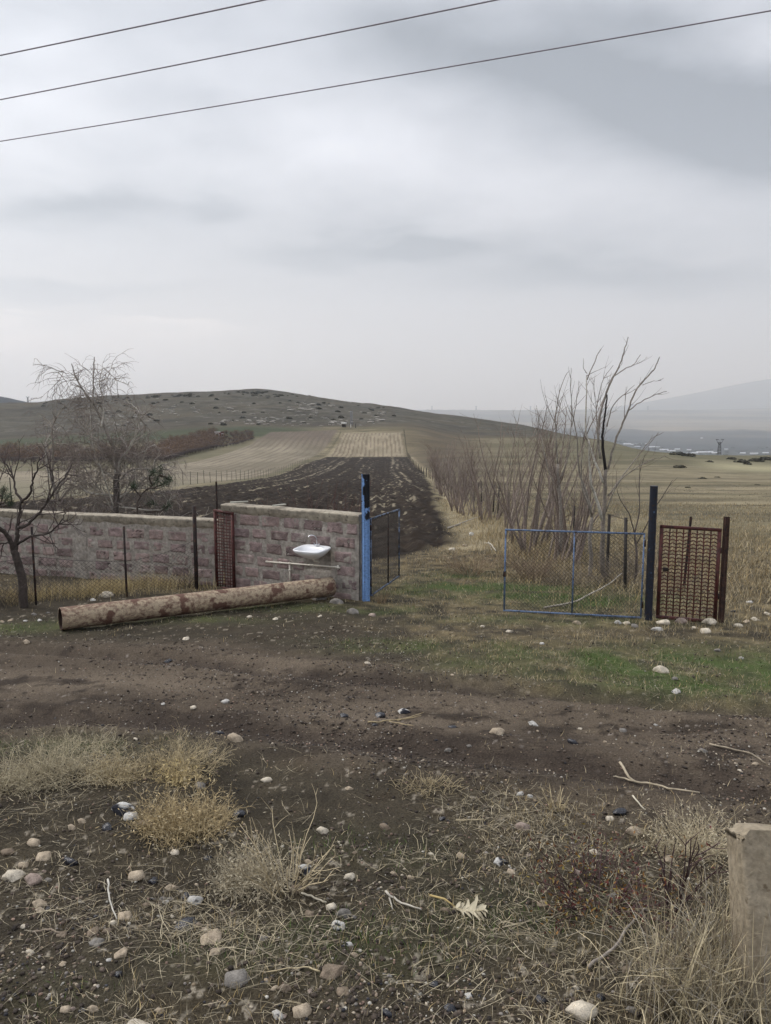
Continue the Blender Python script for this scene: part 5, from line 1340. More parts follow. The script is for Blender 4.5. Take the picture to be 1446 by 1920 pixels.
STONES = [(25, 1634, 44, 'pale', 'large pale rounded stone at the left edge, biggest of a trio'), (46, 1615, 26, 'tan', 'tan stone tucked behind the pale rounded stone at the left edge'), (61, 1642, 40, 'pink', 'pinkish angular stone on the right of the trio at the left edge'),
      (84, 1602, 32, 'tan', 'tan stone with a pale rim above the trio of stones'), (132, 1614, 36, 'black', 'flat black glassy stone right of the trio of stones'), (63, 1574, 28, 'tan'), (16, 1590, 30, 'brown'), (134, 1548, 18, 'tan'), (153, 1537, 18, 'tan'),
      (201, 1551, 30, 'black', 'thin flat black slab left of the golden weed mound'), (232, 1518, 44, 'mixed', 'shiny black stone streaked with white beside the golden weed mound'), (245, 1532, 32, 'white', 'white stone leaning on the shiny streaked black stone'), (275, 1544, 32, 'brown', 'upright brown stone at the left foot of the golden weed mound'),
      (447, 1525, 28, 'black', 'black stone right of the golden weed mound'), (255, 1638, 36, 'tan', 'round tan stone standing alone in dark earth'), (286, 1648, 24, 'black'), (322, 1656, 25, 'tan'), (349, 1671, 24, 'black', 'black stone touching the white quartz like stone'),
      (365, 1678, 33, 'white', 'bright white stone with a dark edge beside a black stone'), (310, 1684, 14, 'white'), (235, 1706, 30, 'tan', 'tan stone at the foot of the white thin stalk'), (352, 1718, 50, 'black', 'wide flat black stone above the big tan boulder'), (398, 1744, 50, 'tan', 'biggest round tan stone in the stony patch'),
      (406, 1776, 32, 'tan', 'smaller round tan stone under the biggest tan one'), (228, 1779, 33, 'tan', 'smooth tan stone among straws left of centre'), (183, 1757, 32, 'grey', 'pale grey oblong stone in the row of touching stones'), (176, 1736, 28, 'brown'), (200, 1738, 20, 'brown'), (442, 1828, 56, 'grey', 'large dark grey angular stone low in the front'),
      (256, 1907, 50, 'pale', 'large pale flat stone at the bottom edge'), (299, 1884, 20, 'tan'), (118, 1795, 16, 'tan'), (222, 1818, 22, 'black'), (75, 1682, 30, 'tan'), (76, 1694, 20, 'tan'), (45, 1724, 16, 'pale'), (55, 1768, 18, 'pale'), (205, 1794, 14, 'white'), (275, 1690, 18, 'brown'),
      (605, 1552, 24, 'pale'), (570, 1630, 36, 'mixed', 'black stone with a white streak at the foot of the stalk fan'), (555, 1664, 28, 'brown', 'brown angular stone under the stalk fan'), (656, 1641, 24, 'pale'), (645, 1708, 30, 'grey', 'grey white stone, upper one of the pair in the middle front'), (634, 1726, 32, 'mixed', 'white topped dark stone, lower one of the pair in the middle front'),
      (620, 1693, 24, 'pale'), (580, 1707, 22, 'brown'), (495, 1749, 20, 'grey'), (625, 1815, 56, 'brown', 'long brown oblong stone lying tilted in the grass'), (645, 1857, 30, 'brown', 'rough brown stone just below the oblong brown stone'), (564, 1885, 44, 'tan', 'big tan stone low in the middle front'), (520, 1896, 28, 'white', 'upright whitish stone beside the big tan stone low in front'),
      (534, 1851, 26, 'brown'), (726, 1898, 34, 'black', 'dark block shaped black stone at the bottom centre'), (845, 1880, 32, 'black'), (815, 1838, 22, 'black'), (940, 1612, 32, 'mixed', 'round black and white stone right of the middle'), (958, 1632, 20, 'tan'), (864, 1598, 20, 'tan'), (829, 1532, 14, 'black'), (722, 1549, 24, 'brown'), (655, 1762, 18, 'mixed'), (880, 1862, 18, 'mixed'), (665, 1786, 16, 'tan'),
      (981, 1549, 30, 'pink', 'pinkish brown stone right of the road edge grass'), (1143, 1533, 20, 'pale', 'pale stone touching the round black stone'), (1163, 1523, 30, 'black', 'round black stone near the lower road edge'), (1190, 1560, 30, 'tan', 'tan stone behind the red stemmed shrub'), (1117, 1601, 24, 'pale'), (1150, 1681, 22, 'grey'), (1255, 1612, 22, 'tan'),
      (1090, 1893, 66, 'pale', 'largest pale stone at the bottom right of the front'), (1015, 1875, 28, 'black', 'black stone left of the largest pale stone'), (1128, 1875, 24, 'black', 'black stone behind the right end of the largest pale stone'), (1184, 1898, 22, 'grey'), (1187, 1852, 16, 'pale'), (1175, 1822, 26, 'brown'), (1080, 1855, 14, 'pale'), (1018, 1690, 24, 'brown'), (835, 1700, 18, 'brown'),
      (1240, 1255, 28, 'pale', 'two lobed pale stone on the green grass right'), (1268, 1299, 17, 'white'), (1000, 1356, 19, 'white', 'small white stone in the middle of the dirt road'), (932, 1379, 30, 'tan', 'tan angular stone on the dirt road right of centre'), (1074, 1393, 26, 'black', 'black stone on the dirt road below the white one'), (1167, 1370, 17, 'grey'), (758, 1338, 25, 'mixed', 'black and white stone on the dirt road at the centre'),
      (712, 1344, 23, 'black', 'black stone on the dirt road at the centre'), (316, 1230, 16, 'black'), (423, 1315, 18, 'white', 'white stone on the dirt road left of centre'), (362, 1330, 13, 'pale'), (441, 1389, 32, 'tan', 'tan flat topped stone at the lower road edge'), (412, 1373, 22, 'black'), (500, 1459, 24, 'pale', 'pale stone standing below the road left of centre'), (690, 1243, 14, 'pale'),
      (350, 1200, 15, 'pale'), (50, 1207, 15, 'tan'), (976, 1487, 16, 'white'), (994, 1490, 12, 'white'), (850, 1364, 18, 'black'), (645, 1350, 18, 'black'), (375, 1469, 26, 'grey'), (1318, 1415, 18, 'grey'), (1415, 1442, 14, 'tan'), (306, 1320, 10, 'white'), (1230, 1360, 10, 'white'), (640, 1262, 12, 'brown'), (840, 1402, 14, 'grey'), (655, 1478, 16, 'tan'), (880, 1400, 12, 'grey'),
      (1082, 1168, 15, 'tan', 'small tan stone under the middle stile of the mesh gate'), (1159, 1170, 15, 'white', 'white stone at the foot of the mesh gate left of the navy post'), (1175, 1169, 16, 'pale', 'pale stone just left of the navy post foot'), (1189, 1176, 16, 'grey'), (1244, 1168, 25, 'pale', 'pale boulder at the left foot of the lattice wicket'), (1277, 1166, 21, 'pink', 'pinkish stone under the middle of the lattice wicket'),
      (1330, 1166, 27, 'pale', 'largest pale boulder under the right end of the lattice wicket'), (1322, 1182, 24, 'pale', 'pale flat stone lying in front of the wicket boulders'), (1232, 1180, 22, 'white', 'white broken stone in front of the navy post'), (1303, 1178, 11, 'pale'), (1384, 1170, 18, 'pale'), (1417, 1160, 17, 'pale'), (1400, 1163, 12, 'tan'), (1406, 1129, 14, 'white', 'white stone in the grass right of the wicket'), (1439, 1149, 16, 'pale'),
      (955, 1188, 13, 'pale'), (1375, 1144, 14, 'black'), (75, 1163, 10, 'white'), (48, 1162, 9, 'white'), (90, 1147, 8, 'grey'), (64, 1152, 11, 'grey'), (20, 1160, 12, 'tan'), (4, 1164, 9, 'tan'), (200, 1117, 24, 'pale', 'flat pale stone behind the rusty pipe near the mesh fence'), (175, 1124, 13, 'white'), (1016, 1210, 10, 'white'), (905, 1175, 10, 'pale'), (1265, 1275, 14, 'grey'), (1390, 1232, 10, 'white'), (1345, 1218, 14, 'grey'),
      (632, 1131, 26, 'grey', 'flat grey stone slab near the foot of the taller wall'), (662, 1148, 22, 'grey', 'pale grey flat stone in front of the light blue post'), (698, 1152, 16, 'pink'), (468, 1158, 12, 'pale'), (517, 1160, 11, 'pale'), (600, 1158, 10, 'pale'), (872, 1021, 12, 'tan'), (600, 1122, 30, 'grey', 'dark flat stone propping the right end of the rusty pipe'), (848, 1030, 14, 'pale', 'pale boulder on the near corner of the ploughed field')]
for s in STONES: stone(*s)
# the many smaller stones
def scat(n, reg, kinds, wlo, whi, seed):
    rg = np.random.default_rng(seed)
    for _ in range(n):
        px = rg.uniform(reg[0], reg[2]); py = rg.uniform(reg[1], reg[3])
        if px > 1340 and py > 1500: continue
        if fbm(np.array([px * .008]), np.array([py * .014]), seed + 60, 2)[0] < rg.normal(-.02, .12): continue
        stone(px, py, wlo + (whi - wlo) * rg.random() ** 2.5, kinds[rg.integers(len(kinds))])
KT = ['tan', 'tan', 'tan', 'brown', 'grey', 'pale', 'black', 'brown', 'pink']
scat(120, (0, 1540, 340, 1900), KT, 8, 24, 1); scat(60, (300, 1580, 760, 1910), KT, 8, 20, 2); scat(34, (700, 1530, 1250, 1900), KT, 8, 18, 3); scat(38, (0, 1250, 1440, 1480), ['tan', 'pale', 'grey', 'black', 'brown'], 6, 13, 4)
# gravel: far too many to count
def gravel(name, n, dens, smin, smax, cols, seed, ymax=12, sub=1):
    rg = np.random.default_rng(seed)
    r = np.exp(rg.uniform(math.log(2.3), math.log(ymax), n)); a = rg.uniform(-.56, .56, n); x, y = r * np.sin(a), r * np.cos(a)
    k = rg.random(n) < np.clip(dens(x, y), 0, 1); x, y = x[k], y[k]; n = len(x); z = H(x, y)
    base = []
    for s in range(8): base.append(rock_mesh(900 + s, sub, .6, .4))
    nv = len(base[0][0]); s_ = smin + (smax - smin) * rg.random(n) ** 3; kind = rg.integers(8, size=n); rz = rg.uniform(0, 6.28, n)
    B = np.stack([b[0] for b in base])[kind] * s_[:, None, None]
    c, s = np.cos(rz), np.sin(rz)
    V_ = np.stack([B[..., 0] * c[:, None] - B[..., 1] * s[:, None] + x[:, None], B[..., 0] * s[:, None] + B[..., 1] * c[:, None] + y[:, None], B[..., 2] + (z + .12 * s_)[:, None]], -1)
    Fc = base[0][1][None] + (np.arange(n) * nv)[:, None, None]
    C = np.repeat((cols[rg.integers(len(cols), size=n)] * rg.uniform(.7, 1.3, (n, 1)))[:, None], nv, 1)
    me = np_mesh(name, V_.reshape(-1, 3), None, Fc.reshape(-1, 3), C.reshape(-1, 3), True); me.materials.append(M['stone_attr'])
    tag(link(name, me), kind='stuff')
notgrass = lambda x, y: np.clip(1.05 - masks(x, y)[2], .12, 1) * (y + .3 * x < 11.3) * np.clip(.5 + 1.3 * fbm(x * 1.2, y * 1.2, 77, 3), .15, 1)
gravel('gravel', 70000, lambda x, y: notgrass(x, y) * .75, .005, .027, np.array([[.27, .21, .14], [.36, .31, .24], [.18, .14, .105], [.36, .34, .295], [.2, .18, .16], [.03, .03, .035], [.22, .15, .115]]), 501)
gravel('dirt_clods', 46000, lambda x, y: notgrass(x, y), .008, .042, np.array([[.066, .051, .040], [.085, .066, .052], [.050, .039, .030], [.032, .025, .02]]), 502)
# ---- dry thistle leaf
p = G3(862, 1702); root = thing('thistle_leaf', tuple(p), 'curled pale dead thistle leaf with a yellow stalk on the ground', 'dead leaf')
rg = np.random.default_rng(55); mb = MB()
s0 = np.array(G3(806, 1682)) - np.array(p) + np.array([0, 0, .02]); tube(mb, [s0, s0 * .5 + np.array([0, 0, .022]), np.array([-.02, 0, .02])], [.0055, .005, .004], 6, (.42, .32, .14))
mb.obj('stalk', M['twig'], root)
mb = MB()
e = np.array(G3(900, 1712)) - np.array(p) + np.array([0, 0, .02]); sp_ = bend_path(np.array([-.03, 0, .02]), e - np.array([-.03, 0, .02]), .16, 9, .08, (0, 0, 0), rg)
tube(mb, sp_, np.linspace(.004, .002, len(sp_)), 5, (.46, .40, .26))
for i in range(1, len(sp_)):
    for sd in (-1, 1):
        d = unit(np.array([.55, sd * 1.0, rg.uniform(-.1, .7)])); l = .065 * math.sin(math.pi * (i + .6) / (len(sp_) + 1)) * rg.uniform(.9, 1.5) + .018
        L_ = bend_path(sp_[i], d, l, 4, .12, (0, 0, -.3), rg); wv_ = np.array([.008, .011, .008, .005, .0008]); t = unit(np.cross(d, [0, 0, 1.])) * 1.0
        P = np.stack([L_ - t * wv_[:, None] + np.array([0, 0, .004]), L_, L_ + t * wv_[:, None] + np.array([0, 0, .006])])
        grid_surf(mb, P, np.array([.42, .375, .27]) * rg.uniform(.8, 1.15))
mb.obj('leaf_blade', M['grass'], root)
# white scrap in the grass by the field
p = G3(884, 1005); mb = MB(); cbox(mb, 0, 0, .04, .13, .06, .10, (1, 1, 1)); cbox(mb, 0, -.01, .10, .07, .05, .03)
tag(mb.obj('plastic_box', M['white'], None, tuple(p)), 'small white plastic container in dry grass by the field edge', 'container')

# ================================================================ FAR THINGS
# rocks and bushes on the hill
rg = np.random.default_rng(88)
HR = [rock_mesh(700 + k, 2, .45, .5) for k in range(5)]
HM = []
for k, (V_, Fc) in enumerate(HR):
    f = fbm(V_[:, 0] * 6, V_[:, 1] * 6 + V_[:, 2] * 5, k, 3)
    me = np_mesh('hill_rock', V_, None, Fc, np.array([.31, .29, .255])[None] * (1 + .7 * f[:, None])); me.materials.append(M['stone_attr']); HM.append(me)
n = 0
while n < 270:
    px = rg.uniform(170, 720) if n < 240 else rg.uniform(560, 720); py = 733 + 67 * rg.beta(4, 1.7)
    if fbm(np.array([px * .014]), np.array([py * .06]), 12, 3)[0] < rg.normal(.05, .22): continue
    try: x, y = gp(px, py)
    except Exception: continue
    if not 340 < y < 600: continue
    o = link('hill_rock', HM[rg.integers(5)]); s = rg.uniform(.7, 2.0) * (1.8 if rg.random() < .16 else 1); o.scale = (s * rg.uniform(1, 1.9), s, s * .75); o.location = (x, y, Hs(x, y) + s * .08); o.rotation_euler = (0, 0, rg.uniform(-.5, .5))
    tag(o, 'pale grey rock scattered over the stony slope of the hill', 'rock', 'rocks on the hill'); n += 1
def bush_mesh(seed, n=190, c=(.045, .042, .03)):
    rg = np.random.default_rng(seed); mb = MB()
    for _ in range(n):
        p = rg.normal(0, 1, 3); p = p / np.linalg.norm(p) * rg.random() ** .4 * np.array([.55, .5, .42]); p[2] = abs(p[2]) * 1.1
        u = unit(rg.normal(0, 1, 3)) * .085; v = unit(np.cross(u, rg.normal(0, 1, 3))) * .06
        mb.add([p - u, p - v, p + u, p + v], [(0, 1, 2, 3)], None, np.array(c) * rg.uniform(.5, 1.6))
    me = mb.mesh('bush'); me.materials.append(M['grass']); return me
BM_ = [bush_mesh(s) for s in range(4)]
n = 0
while n < 150:
    t = rg.random()
    if t < .35: px = rg.uniform(80, 560); py = np.interp(px, [0, 75, 230, 350, 480, 560], [757, 756, 741, 736, 733, 741]) + abs(rg.normal(0, 5)) + 1.2
    elif t < .85: px = rg.uniform(120, 760); py = rg.uniform(740, 800)
    else: px = rg.normal(480, 14); py = 733.5 + abs(rg.normal(0, 2))
    x, y = gp(px, py)
    if not 335 < y < 640: continue
    o = link('hill_bush', BM_[rg.integers(4)]); s = rg.uniform(1.4, 3.2); o.scale = (s * rg.uniform(1, 1.5), s, s * .8); o.location = (x, y, Hs(x, y) - .1); o.rotation_euler = (0, 0, rg.uniform(0, 6))
    tag(o, 'small dark leafless bush dotted over the hill', 'bush', 'bushes on the hill'); n += 1
for px, py, s in [(1274, 878, 1.9), (1317, 898, 1.3), (1345, 895, .9), (1372, 862, 1.6), (1270, 853, 2.4), (1292, 856, 2.2), (1200, 836, 2), (1235, 843, 2.2), (1290, 915, 1.0), (1420, 910, .9), (1165, 830, 1.8), (1330, 866, 1.2), (1390, 868, 2.2), (1418, 866, 2.4), (1436, 863, 2.2), (1402, 871, 1.4)]:
    x, y = gp(px, py); o = link('pasture_bush', BM_[rg.integers(4)]); s *= y / 150; o.scale = (s * 1.3, s, s * .7); o.location = (x, y, Hs(x, y) - .05)
    tag(o, 'dark low bush standing in the pasture right of the fields', 'bush', 'bushes in the pasture')
for px, py, w, h in [(600, 800, 60, 5), (545, 801, 60, 6), (455, 802, 40, 5), (395, 802, 30, 4)]:       # low dark scrub at the hill foot
    pass
# orchard rows
def orchard_mesh(seed):
    rg = np.random.default_rng(seed); mb = MB()
    tube(mb, [(0, 0, -.1), (0, 0, .9)], [.09, .06], 5, (.10, .085, .08), cap=False)
    for _ in range(46):
        a = rg.uniform(0, 6.28); d = np.array([math.cos(a) * .75, math.sin(a) * .75, rg.uniform(.6, 1.7)])
        S = bend_path(np.array([0, 0, rg.uniform(.25, .9)]), d, rg.uniform(1.2, 2.2), 4, .1, (0, 0, .1), rg)
        tube(mb, S, np.linspace(.03, .010, len(S)), 3, np.array((.13, .105, .10)) * rg.uniform(.7, 1.3), cap=False)
        for p in S[2:]:
            for _ in range(7):
                q = p + rg.normal(0, .22, 3); u = unit(rg.normal(0, 1, 3)) * .075; v = unit(np.cross(u, rg.normal(0, 1, 3))) * .05
                top = q[2] > 1.75
                mb.add([q - u, q - v, q + u, q + v], [(0, 1, 2, 3)], None, np.array((.165, .098, .052) if top and rg.random() < .7 else (.115, .092, .088)) * rg.uniform(.6, 1.4))
    me = mb.mesh('orchard_tree'); me.materials.append(M['grass']); return me
OM = [orchard_mesh(s) for s in (1, 2, 3)]
front = [(-120, 873), (0, 871), (150, 871), (300, 866), (340, 855), (400, 842), (440, 834), (476, 824)]
cnt = 0
fx_ = np.array([gp(*p) for p in front]); 
tl_ = np.cumsum(np.r_[0, np.hypot(*np.diff(fx_, axis=0).T)])
for row in range(8):
    m = 42 - 3 * row if row else 62
    for k in range(m):
        if cnt >= 298: break
        t = tl_[-1] * (k + .5 + rg.uniform(-.15, .15)) / m
        x = np.interp(t, tl_, fx_[:, 0]); y = np.interp(t, tl_, fx_[:, 1])
        dist = row * 8.5
        az = math.atan2(x, y); x += dist * math.sin(az) - .55 * dist * (k / m) * .0; y += dist * math.cos(az)
        pz = Hs(x, y); yy = (775 - (pz / y) * F)
        if y > 300 or (x / y * F + 723) > 478: continue
        o = link('orchard_tree', OM[rg.integers(3)]); s = rg.uniform(.85, 1.12) * (1.15 if row else .92) * (.62 if x / y * F + 723 > 405 else 1); o.scale = (s * 1.35, s * 1.35, s); o.location = (x, y, pz); o.rotation_euler = (0, 0, rg.uniform(0, 6.28))
        tag(o, 'orange brown autumn fruit tree in the orchard rows below the hill', 'tree', 'orchard trees'); cnt += 1
# hut by the orchard
x, y = gp(412, 823); hut = thing('field_hut', (x, y, Hs(x, y)), 'small red brown hut with white framed windows by the orchard', 'hut', None, R(12))
mb = MB(); cbox(mb, 0, 0, 1.35, 3.4, 2.6, 2.3); cbox(mb, -.9, -1.5, 1.0, .9, .5, .1); mb.obj('wall', mat('hut_wall', (.13, .05, .04), var=.3), hut)
mb = MB(); cbox(mb, -.1, 0, 2.62, 3.9, 3.1, .18); mb.obj('roof', M['rust_red'], hut)
mb = MB(); cbox(mb, -.7, -1.62, 2.60, 2.2, .12, .26); mb.obj('fascia', M['white'], hut)
for xx, w in ((-.85, 1.5), (1.0, .7)):
    mb = MB(); cbox(mb, xx, -1.33, 1.55, w, .06, 1.1); f = mb.obj('window', M['white'], hut)
    mb = MB(); cbox(mb, xx, -1.365, 1.55, w * .8, .02, .85); mb.obj('pane', M['wire_far'], f)
mb = MB(); cbox(mb, -.8, -1.35, .75, 1.9, .05, .22); mb.obj('sill_board', M['white'], hut)
# gate booth at the top of the strip, mast behind it, two little posts
x, y = gp(645, 803); bt = thing('booth', (x, y, Hs(x, y)), 'tiny white roofed booth at the top corner of the field strip', 'booth')
mb = MB(); cbox(mb, 0, 0, 1.1, 1.6, 1.3, 1.5, (1, 1, 1))
mb.obj('wall', M['rust_dark'], bt); mb = MB(); cbox(mb, 0, -.2, 1.95, 2.2, 1.7, .7); mb.obj('roof', M['white'], bt)
def lattice_tower(name, loc, h, w0, w1, m, label, arms=None, r=.03, cat='pylon', group=None):
    root = thing(name, loc, label, cat, group); mb = MB(); n = 9
    c = lambda k, i: np.array([(-1, 1, 1, -1)[i] * (w0 + (w1 - w0) * k / n) / 2, (-1, -1, 1, 1)[i] * (w0 + (w1 - w0) * k / n) / 2, h * k / n])
    for i in range(4):
        tube(mb, [c(0, i), c(n, i)], r, 4)
        for k in range(n):
            j = (i + 1) % 4; tube(mb, [c(k, i), c(k + 1, j)], r * .7, 3); tube(mb, [c(k + 1, i), c(k, j)], r * .7, 3)
    mb.obj('tower', m, root)
    if arms:
        mb = MB()
        for s in (-1, 1):
            tube(mb, [(0, 0, h * .9), (s * arms * .55, 0, h * .97), (s * arms, 0, h * 1.08)], [r * 2, r * 1.6, r], 4); tube(mb, [(s * arms * .35, 0, h * 1.08), (s * arms * 1.15, 0, h * 1.08)], r * 1.6, 4)
        tube(mb, [(-arms * .9, 0, h * 1.06), (arms * .9, 0, h * 1.06)], r * .8, 3)
        mb.obj('crossarm', m, root)
    return root
M['mast'] = mat('pale_blue_mast', (.20, .23, .30), var=.15, bump=0)
x, y = gp(659, 797); lattice_tower('lattice_mast', (x, y, Hs(x, y)), 6.2, .9, .75, M['mast'], 'pale blue lattice mast standing at the foot of the hill', None, .035, 'mast')
for px, py, h, lab in ((667, 803, 1.9, 'short dark post right of the lattice mast at the strip top'), (658, 802, 1.5, 'pale short marker post at the foot of the lattice mast')):
    x, y = gp(px, py); o = post_obj('marker_post', (x, y, Hs(x, y)), h, .14, M['wire_far'] if h > 1.6 else M['white'], lab, cap=False)
# big pylon beyond the edge of the pasture
y = 620.; pt = pp(1350, 824, y); z = Hs(pt.x, y); lattice_tower('pylon', (pt.x, y, z), (pt.z - z) / 1.08, 3.6, 1.3, M['wire_far'], 'dark lattice pylon with forked top beyond the pasture edge', 2.9, .12)
y = 1450.; pt = pp(52, 744, y); z = Hs(pt.x, y); lattice_tower('pylon', (pt.x, y, z), max(9, (pt.z - z) / 1.08), 2.4, 1.4, M['wire_far'], 'tiny pylon on the dark far hill at the left', 3.0, .16)
for px in (810, 893, 995, 1068, 1215):
    y = 9300.; pt = pp(px, 762, y); z = Hs(pt.x, y); lattice_tower('pylon', (pt.x, y, z), max(30, (pt.z - z)), 14, 6, M['wire_far'], 'faint tiny pylon on the hazy plateau horizon', 12, .9, group='pylons on the plateau')
# village in the valley
M['roofw'] = mat('pale_roof', (.75, .77, .82), rough=.5, var=.08, scale=.2, bump=0); M['wallv'] = mat('village_wall', (.45, .43, .41), var=.2, scale=.2, bump=0)
def house_proto():
    root = thing('village_house', (0, 0, 0), 'x', 'house'); mb = MB(); cbox(mb, 0, 0, .5, 1, 1, 1); mb.obj('wall', M['wallv'], root)
    mb = MB(); a = .56
    mb.add([(-a, -a, 1), (a, -a, 1), (a, a, 1), (-a, a, 1), (-a, 0, 1.6), (a, 0, 1.6)], [(0, 1, 5, 4), (2, 3, 4, 5), (0, 3, 2, 1)], [(1, 2, 5), (3, 0, 4)]); mb.obj('roof', M['roofw'], root)
    return root
hp = house_proto(); fst = True
for px, py, wpx in [(1176, 833, 12), (1188, 834, 9), (1200, 834, 16), (1210, 832, 8), (1222, 838, 10), (1232, 839, 9), (1245, 844, 14), (1259, 846, 13), (1262, 851, 8), (1270, 842, 9), (1292, 844, 7), (1314, 848, 14), (1325, 848, 10), (1333, 847, 8), (1340, 849, 9), (1292, 851, 8), (1362, 841, 6), (1393, 850, 9), (1414, 851, 13), (1436, 849, 10), (1303, 850, 10), (1195, 838, 10), (1316, 822, 4)]:
    x, y = gp(px, py)
    if y < 1200: y = 2900.; x = ray(px, py)[0] * y
    z = Hs(x, y); w = wpx * y / F; sc = (w, w * .5, max(4, w * .16)); lab = 'tiny pale roofed building of the village in the far valley'
    zz = ray(px, py)[1] * y - sc[2] * .6
    loc = (x, y, min(z, zz) if zz < z else z)
    if fst: hp.location = loc; hp.scale = sc; hp['label'] = lab; hp['group'] = 'village houses'; fst = False
    else: copy_tree(hp, loc, rg.uniform(-.15, .15), sc, lab, 'village houses')
n = 0
while n < 46:
    px, py = rg.uniform(1165, 1446), rg.uniform(838, 853); x, y = gp(px, py)
    if y < 1500: continue
    o = link('village_tree', BM_[rg.integers(4)]); s = rg.uniform(9, 20); o.scale = (s * rg.uniform(1, 2), s, s * .6); o.location = (x, y, Hs(x, y)); o.rotation_euler = (0, 0, rg.uniform(0, 6))
    tag(o, 'dark tree clump between the houses of the far valley village', 'tree', 'trees of the far village'); n += 1
# power lines overhead
for (a, b, lab) in (((0, 104), (495, 0), 'uppermost thin power cable, cutting the top left corner of the sky'), ((0, 187), (930, 0), 'middle power cable crossing the sky'), ((0, 265), (1446, 20), 'lowest and longest power cable crossing the sky')):
    h = 7.0
    P = []
    for px, py in (a, b):
        u, s = ray(px, py); yy = h / s; P.append(np.array([u * yy, yy, h]))
    d = P[1] - P[0]; Ls = np.linalg.norm(d); d /= Ls
    tt = np.linspace(-45, 50, 60)
    S = [P[0] + d * t + np.array([0, 0, .00045 * t * (t - Ls)]) for t in tt]
    o = S[0]; mb = MB(); tube(mb, [s - o for s in S], .0125, 8)
    tag(mb.obj('power_line', M['cable'], None, tuple(o), smooth=True), lab, 'power line', 'overhead power lines')

# ================================================================ HAZE, SKY, SUN, CAMERA
mb = MB(); zlo = float(Zt.min()) - 3; zhi = float(Zt.max()) + 60
cbox(mb, 0, 0, (zlo + zhi) / 2, 55000, 55000, zhi - zlo)
hm = bpy.data.materials.new('haze_air'); hm.use_nodes = True; nt = hm.node_tree; nt.nodes.clear()
out = nt.nodes.new('ShaderNodeOutputMaterial'); pv = nt.nodes.new('ShaderNodeVolumePrincipled')
pv.inputs['Color'].default_value = (.83, .915, 1.0, 1); pv.inputs['Absorption Color'].default_value = (1, 1, 1, 1); pv.inputs['Density'].default_value = HAZE; pv.inputs['Anisotropy'].default_value = .5
nt.links.new(pv.outputs[0], out.inputs['Volume'])
tag(mb.obj('haze', hm), kind='stuff')

w = bpy.data.worlds.new('World'); SC.world = w; w.use_nodes = True
nt = w.node_tree; N = nt.nodes; L = nt.links
bg = N['Background']; bg.inputs['Strength'].default_value = .1
sky = N.new('ShaderNodeTexSky'); sky.sky_type = 'NISHITA'; sky.sun_disc = False; sky.sun_elevation = R(SUN_EL); sky.sun_rotation = R(SUN_AZ)
tc = N.new('ShaderNodeTexCoord')
def node(t, **k):
    n = N.new(t)
    for a, v in k.items(): setattr(n, a, v)
    return n
def M2(op, a, b=None, c=None):
    n = node('ShaderNodeMath', operation=op)
    for i, v in enumerate((a, b, c)):
        if v is None: continue
        if isinstance(v, (int, float)): n.inputs[i].default_value = v
        else: L.new(v, n.inputs[i])
    return n.outputs[0]
sp = node('ShaderNodeSeparateXYZ'); L.new(tc.outputs['Generated'], sp.inputs[0])
yc = M2('MAXIMUM', sp.outputs['Y'], .18)
u_ = M2('DIVIDE', sp.outputs['X'], yc); w_ = M2('DIVIDE', sp.outputs['Z'], yc)
# cloud layer coordinates: direction projected on a flat ceiling
zc = M2('ADD', M2('MAXIMUM', sp.outputs['Z'], 0.), .16)
cxy = node('ShaderNodeCombineXYZ'); L.new(M2('DIVIDE', sp.outputs['X'], zc), cxy.inputs[0]); L.new(M2('DIVIDE', sp.outputs['Y'], zc), cxy.inputs[1])
n1 = node('ShaderNodeTexNoise'); n1.inputs['Scale'].default_value = .9; n1.inputs['Detail'].default_value = 6; n1.inputs['Roughness'].default_value = .5; L.new(cxy.outputs[0], n1.inputs['Vector'])
n2 = node('ShaderNodeTexNoise'); n2.inputs['Scale'].default_value = 2.3; n2.inputs['Detail'].default_value = 5; n2.inputs['Roughness'].default_value = .48; L.new(cxy.outputs[0], n2.inputs['Vector'])
q = node('ShaderNodeCombineXYZ')
wu = M2('MULTIPLY_ADD', M2('SUBTRACT', n1.outputs['Fac'], .5), .20, u_); ww = M2('MULTIPLY_ADD', M2('SUBTRACT', n2.outputs['Fac'], .5), .075, w_)
L.new(wu, q.inputs[0]); L.new(ww, q.inputs[1])
# brightness by height (pixel row, value)
cr = node('ShaderNodeValToRGB'); cr.color_ramp.interpolation = 'CARDINAL'
mr = node('ShaderNodeMapRange'); mr.inputs[1].default_value = -.1; mr.inputs[2].default_value = 2.5; L.new(w_, mr.inputs[0])
L.new(mr.outputs[0], cr.inputs[0])
def s2l(v): v /= 255; return ((v + .055) / 1.055) ** 2.4 if v > .04 else v / 12.92
els = cr.color_ramp.elements
def trans(w): return max(.14, math.exp(-HAZE * HAZE_TOP / max(1e-3, w / math.sqrt(1 + w * w))))
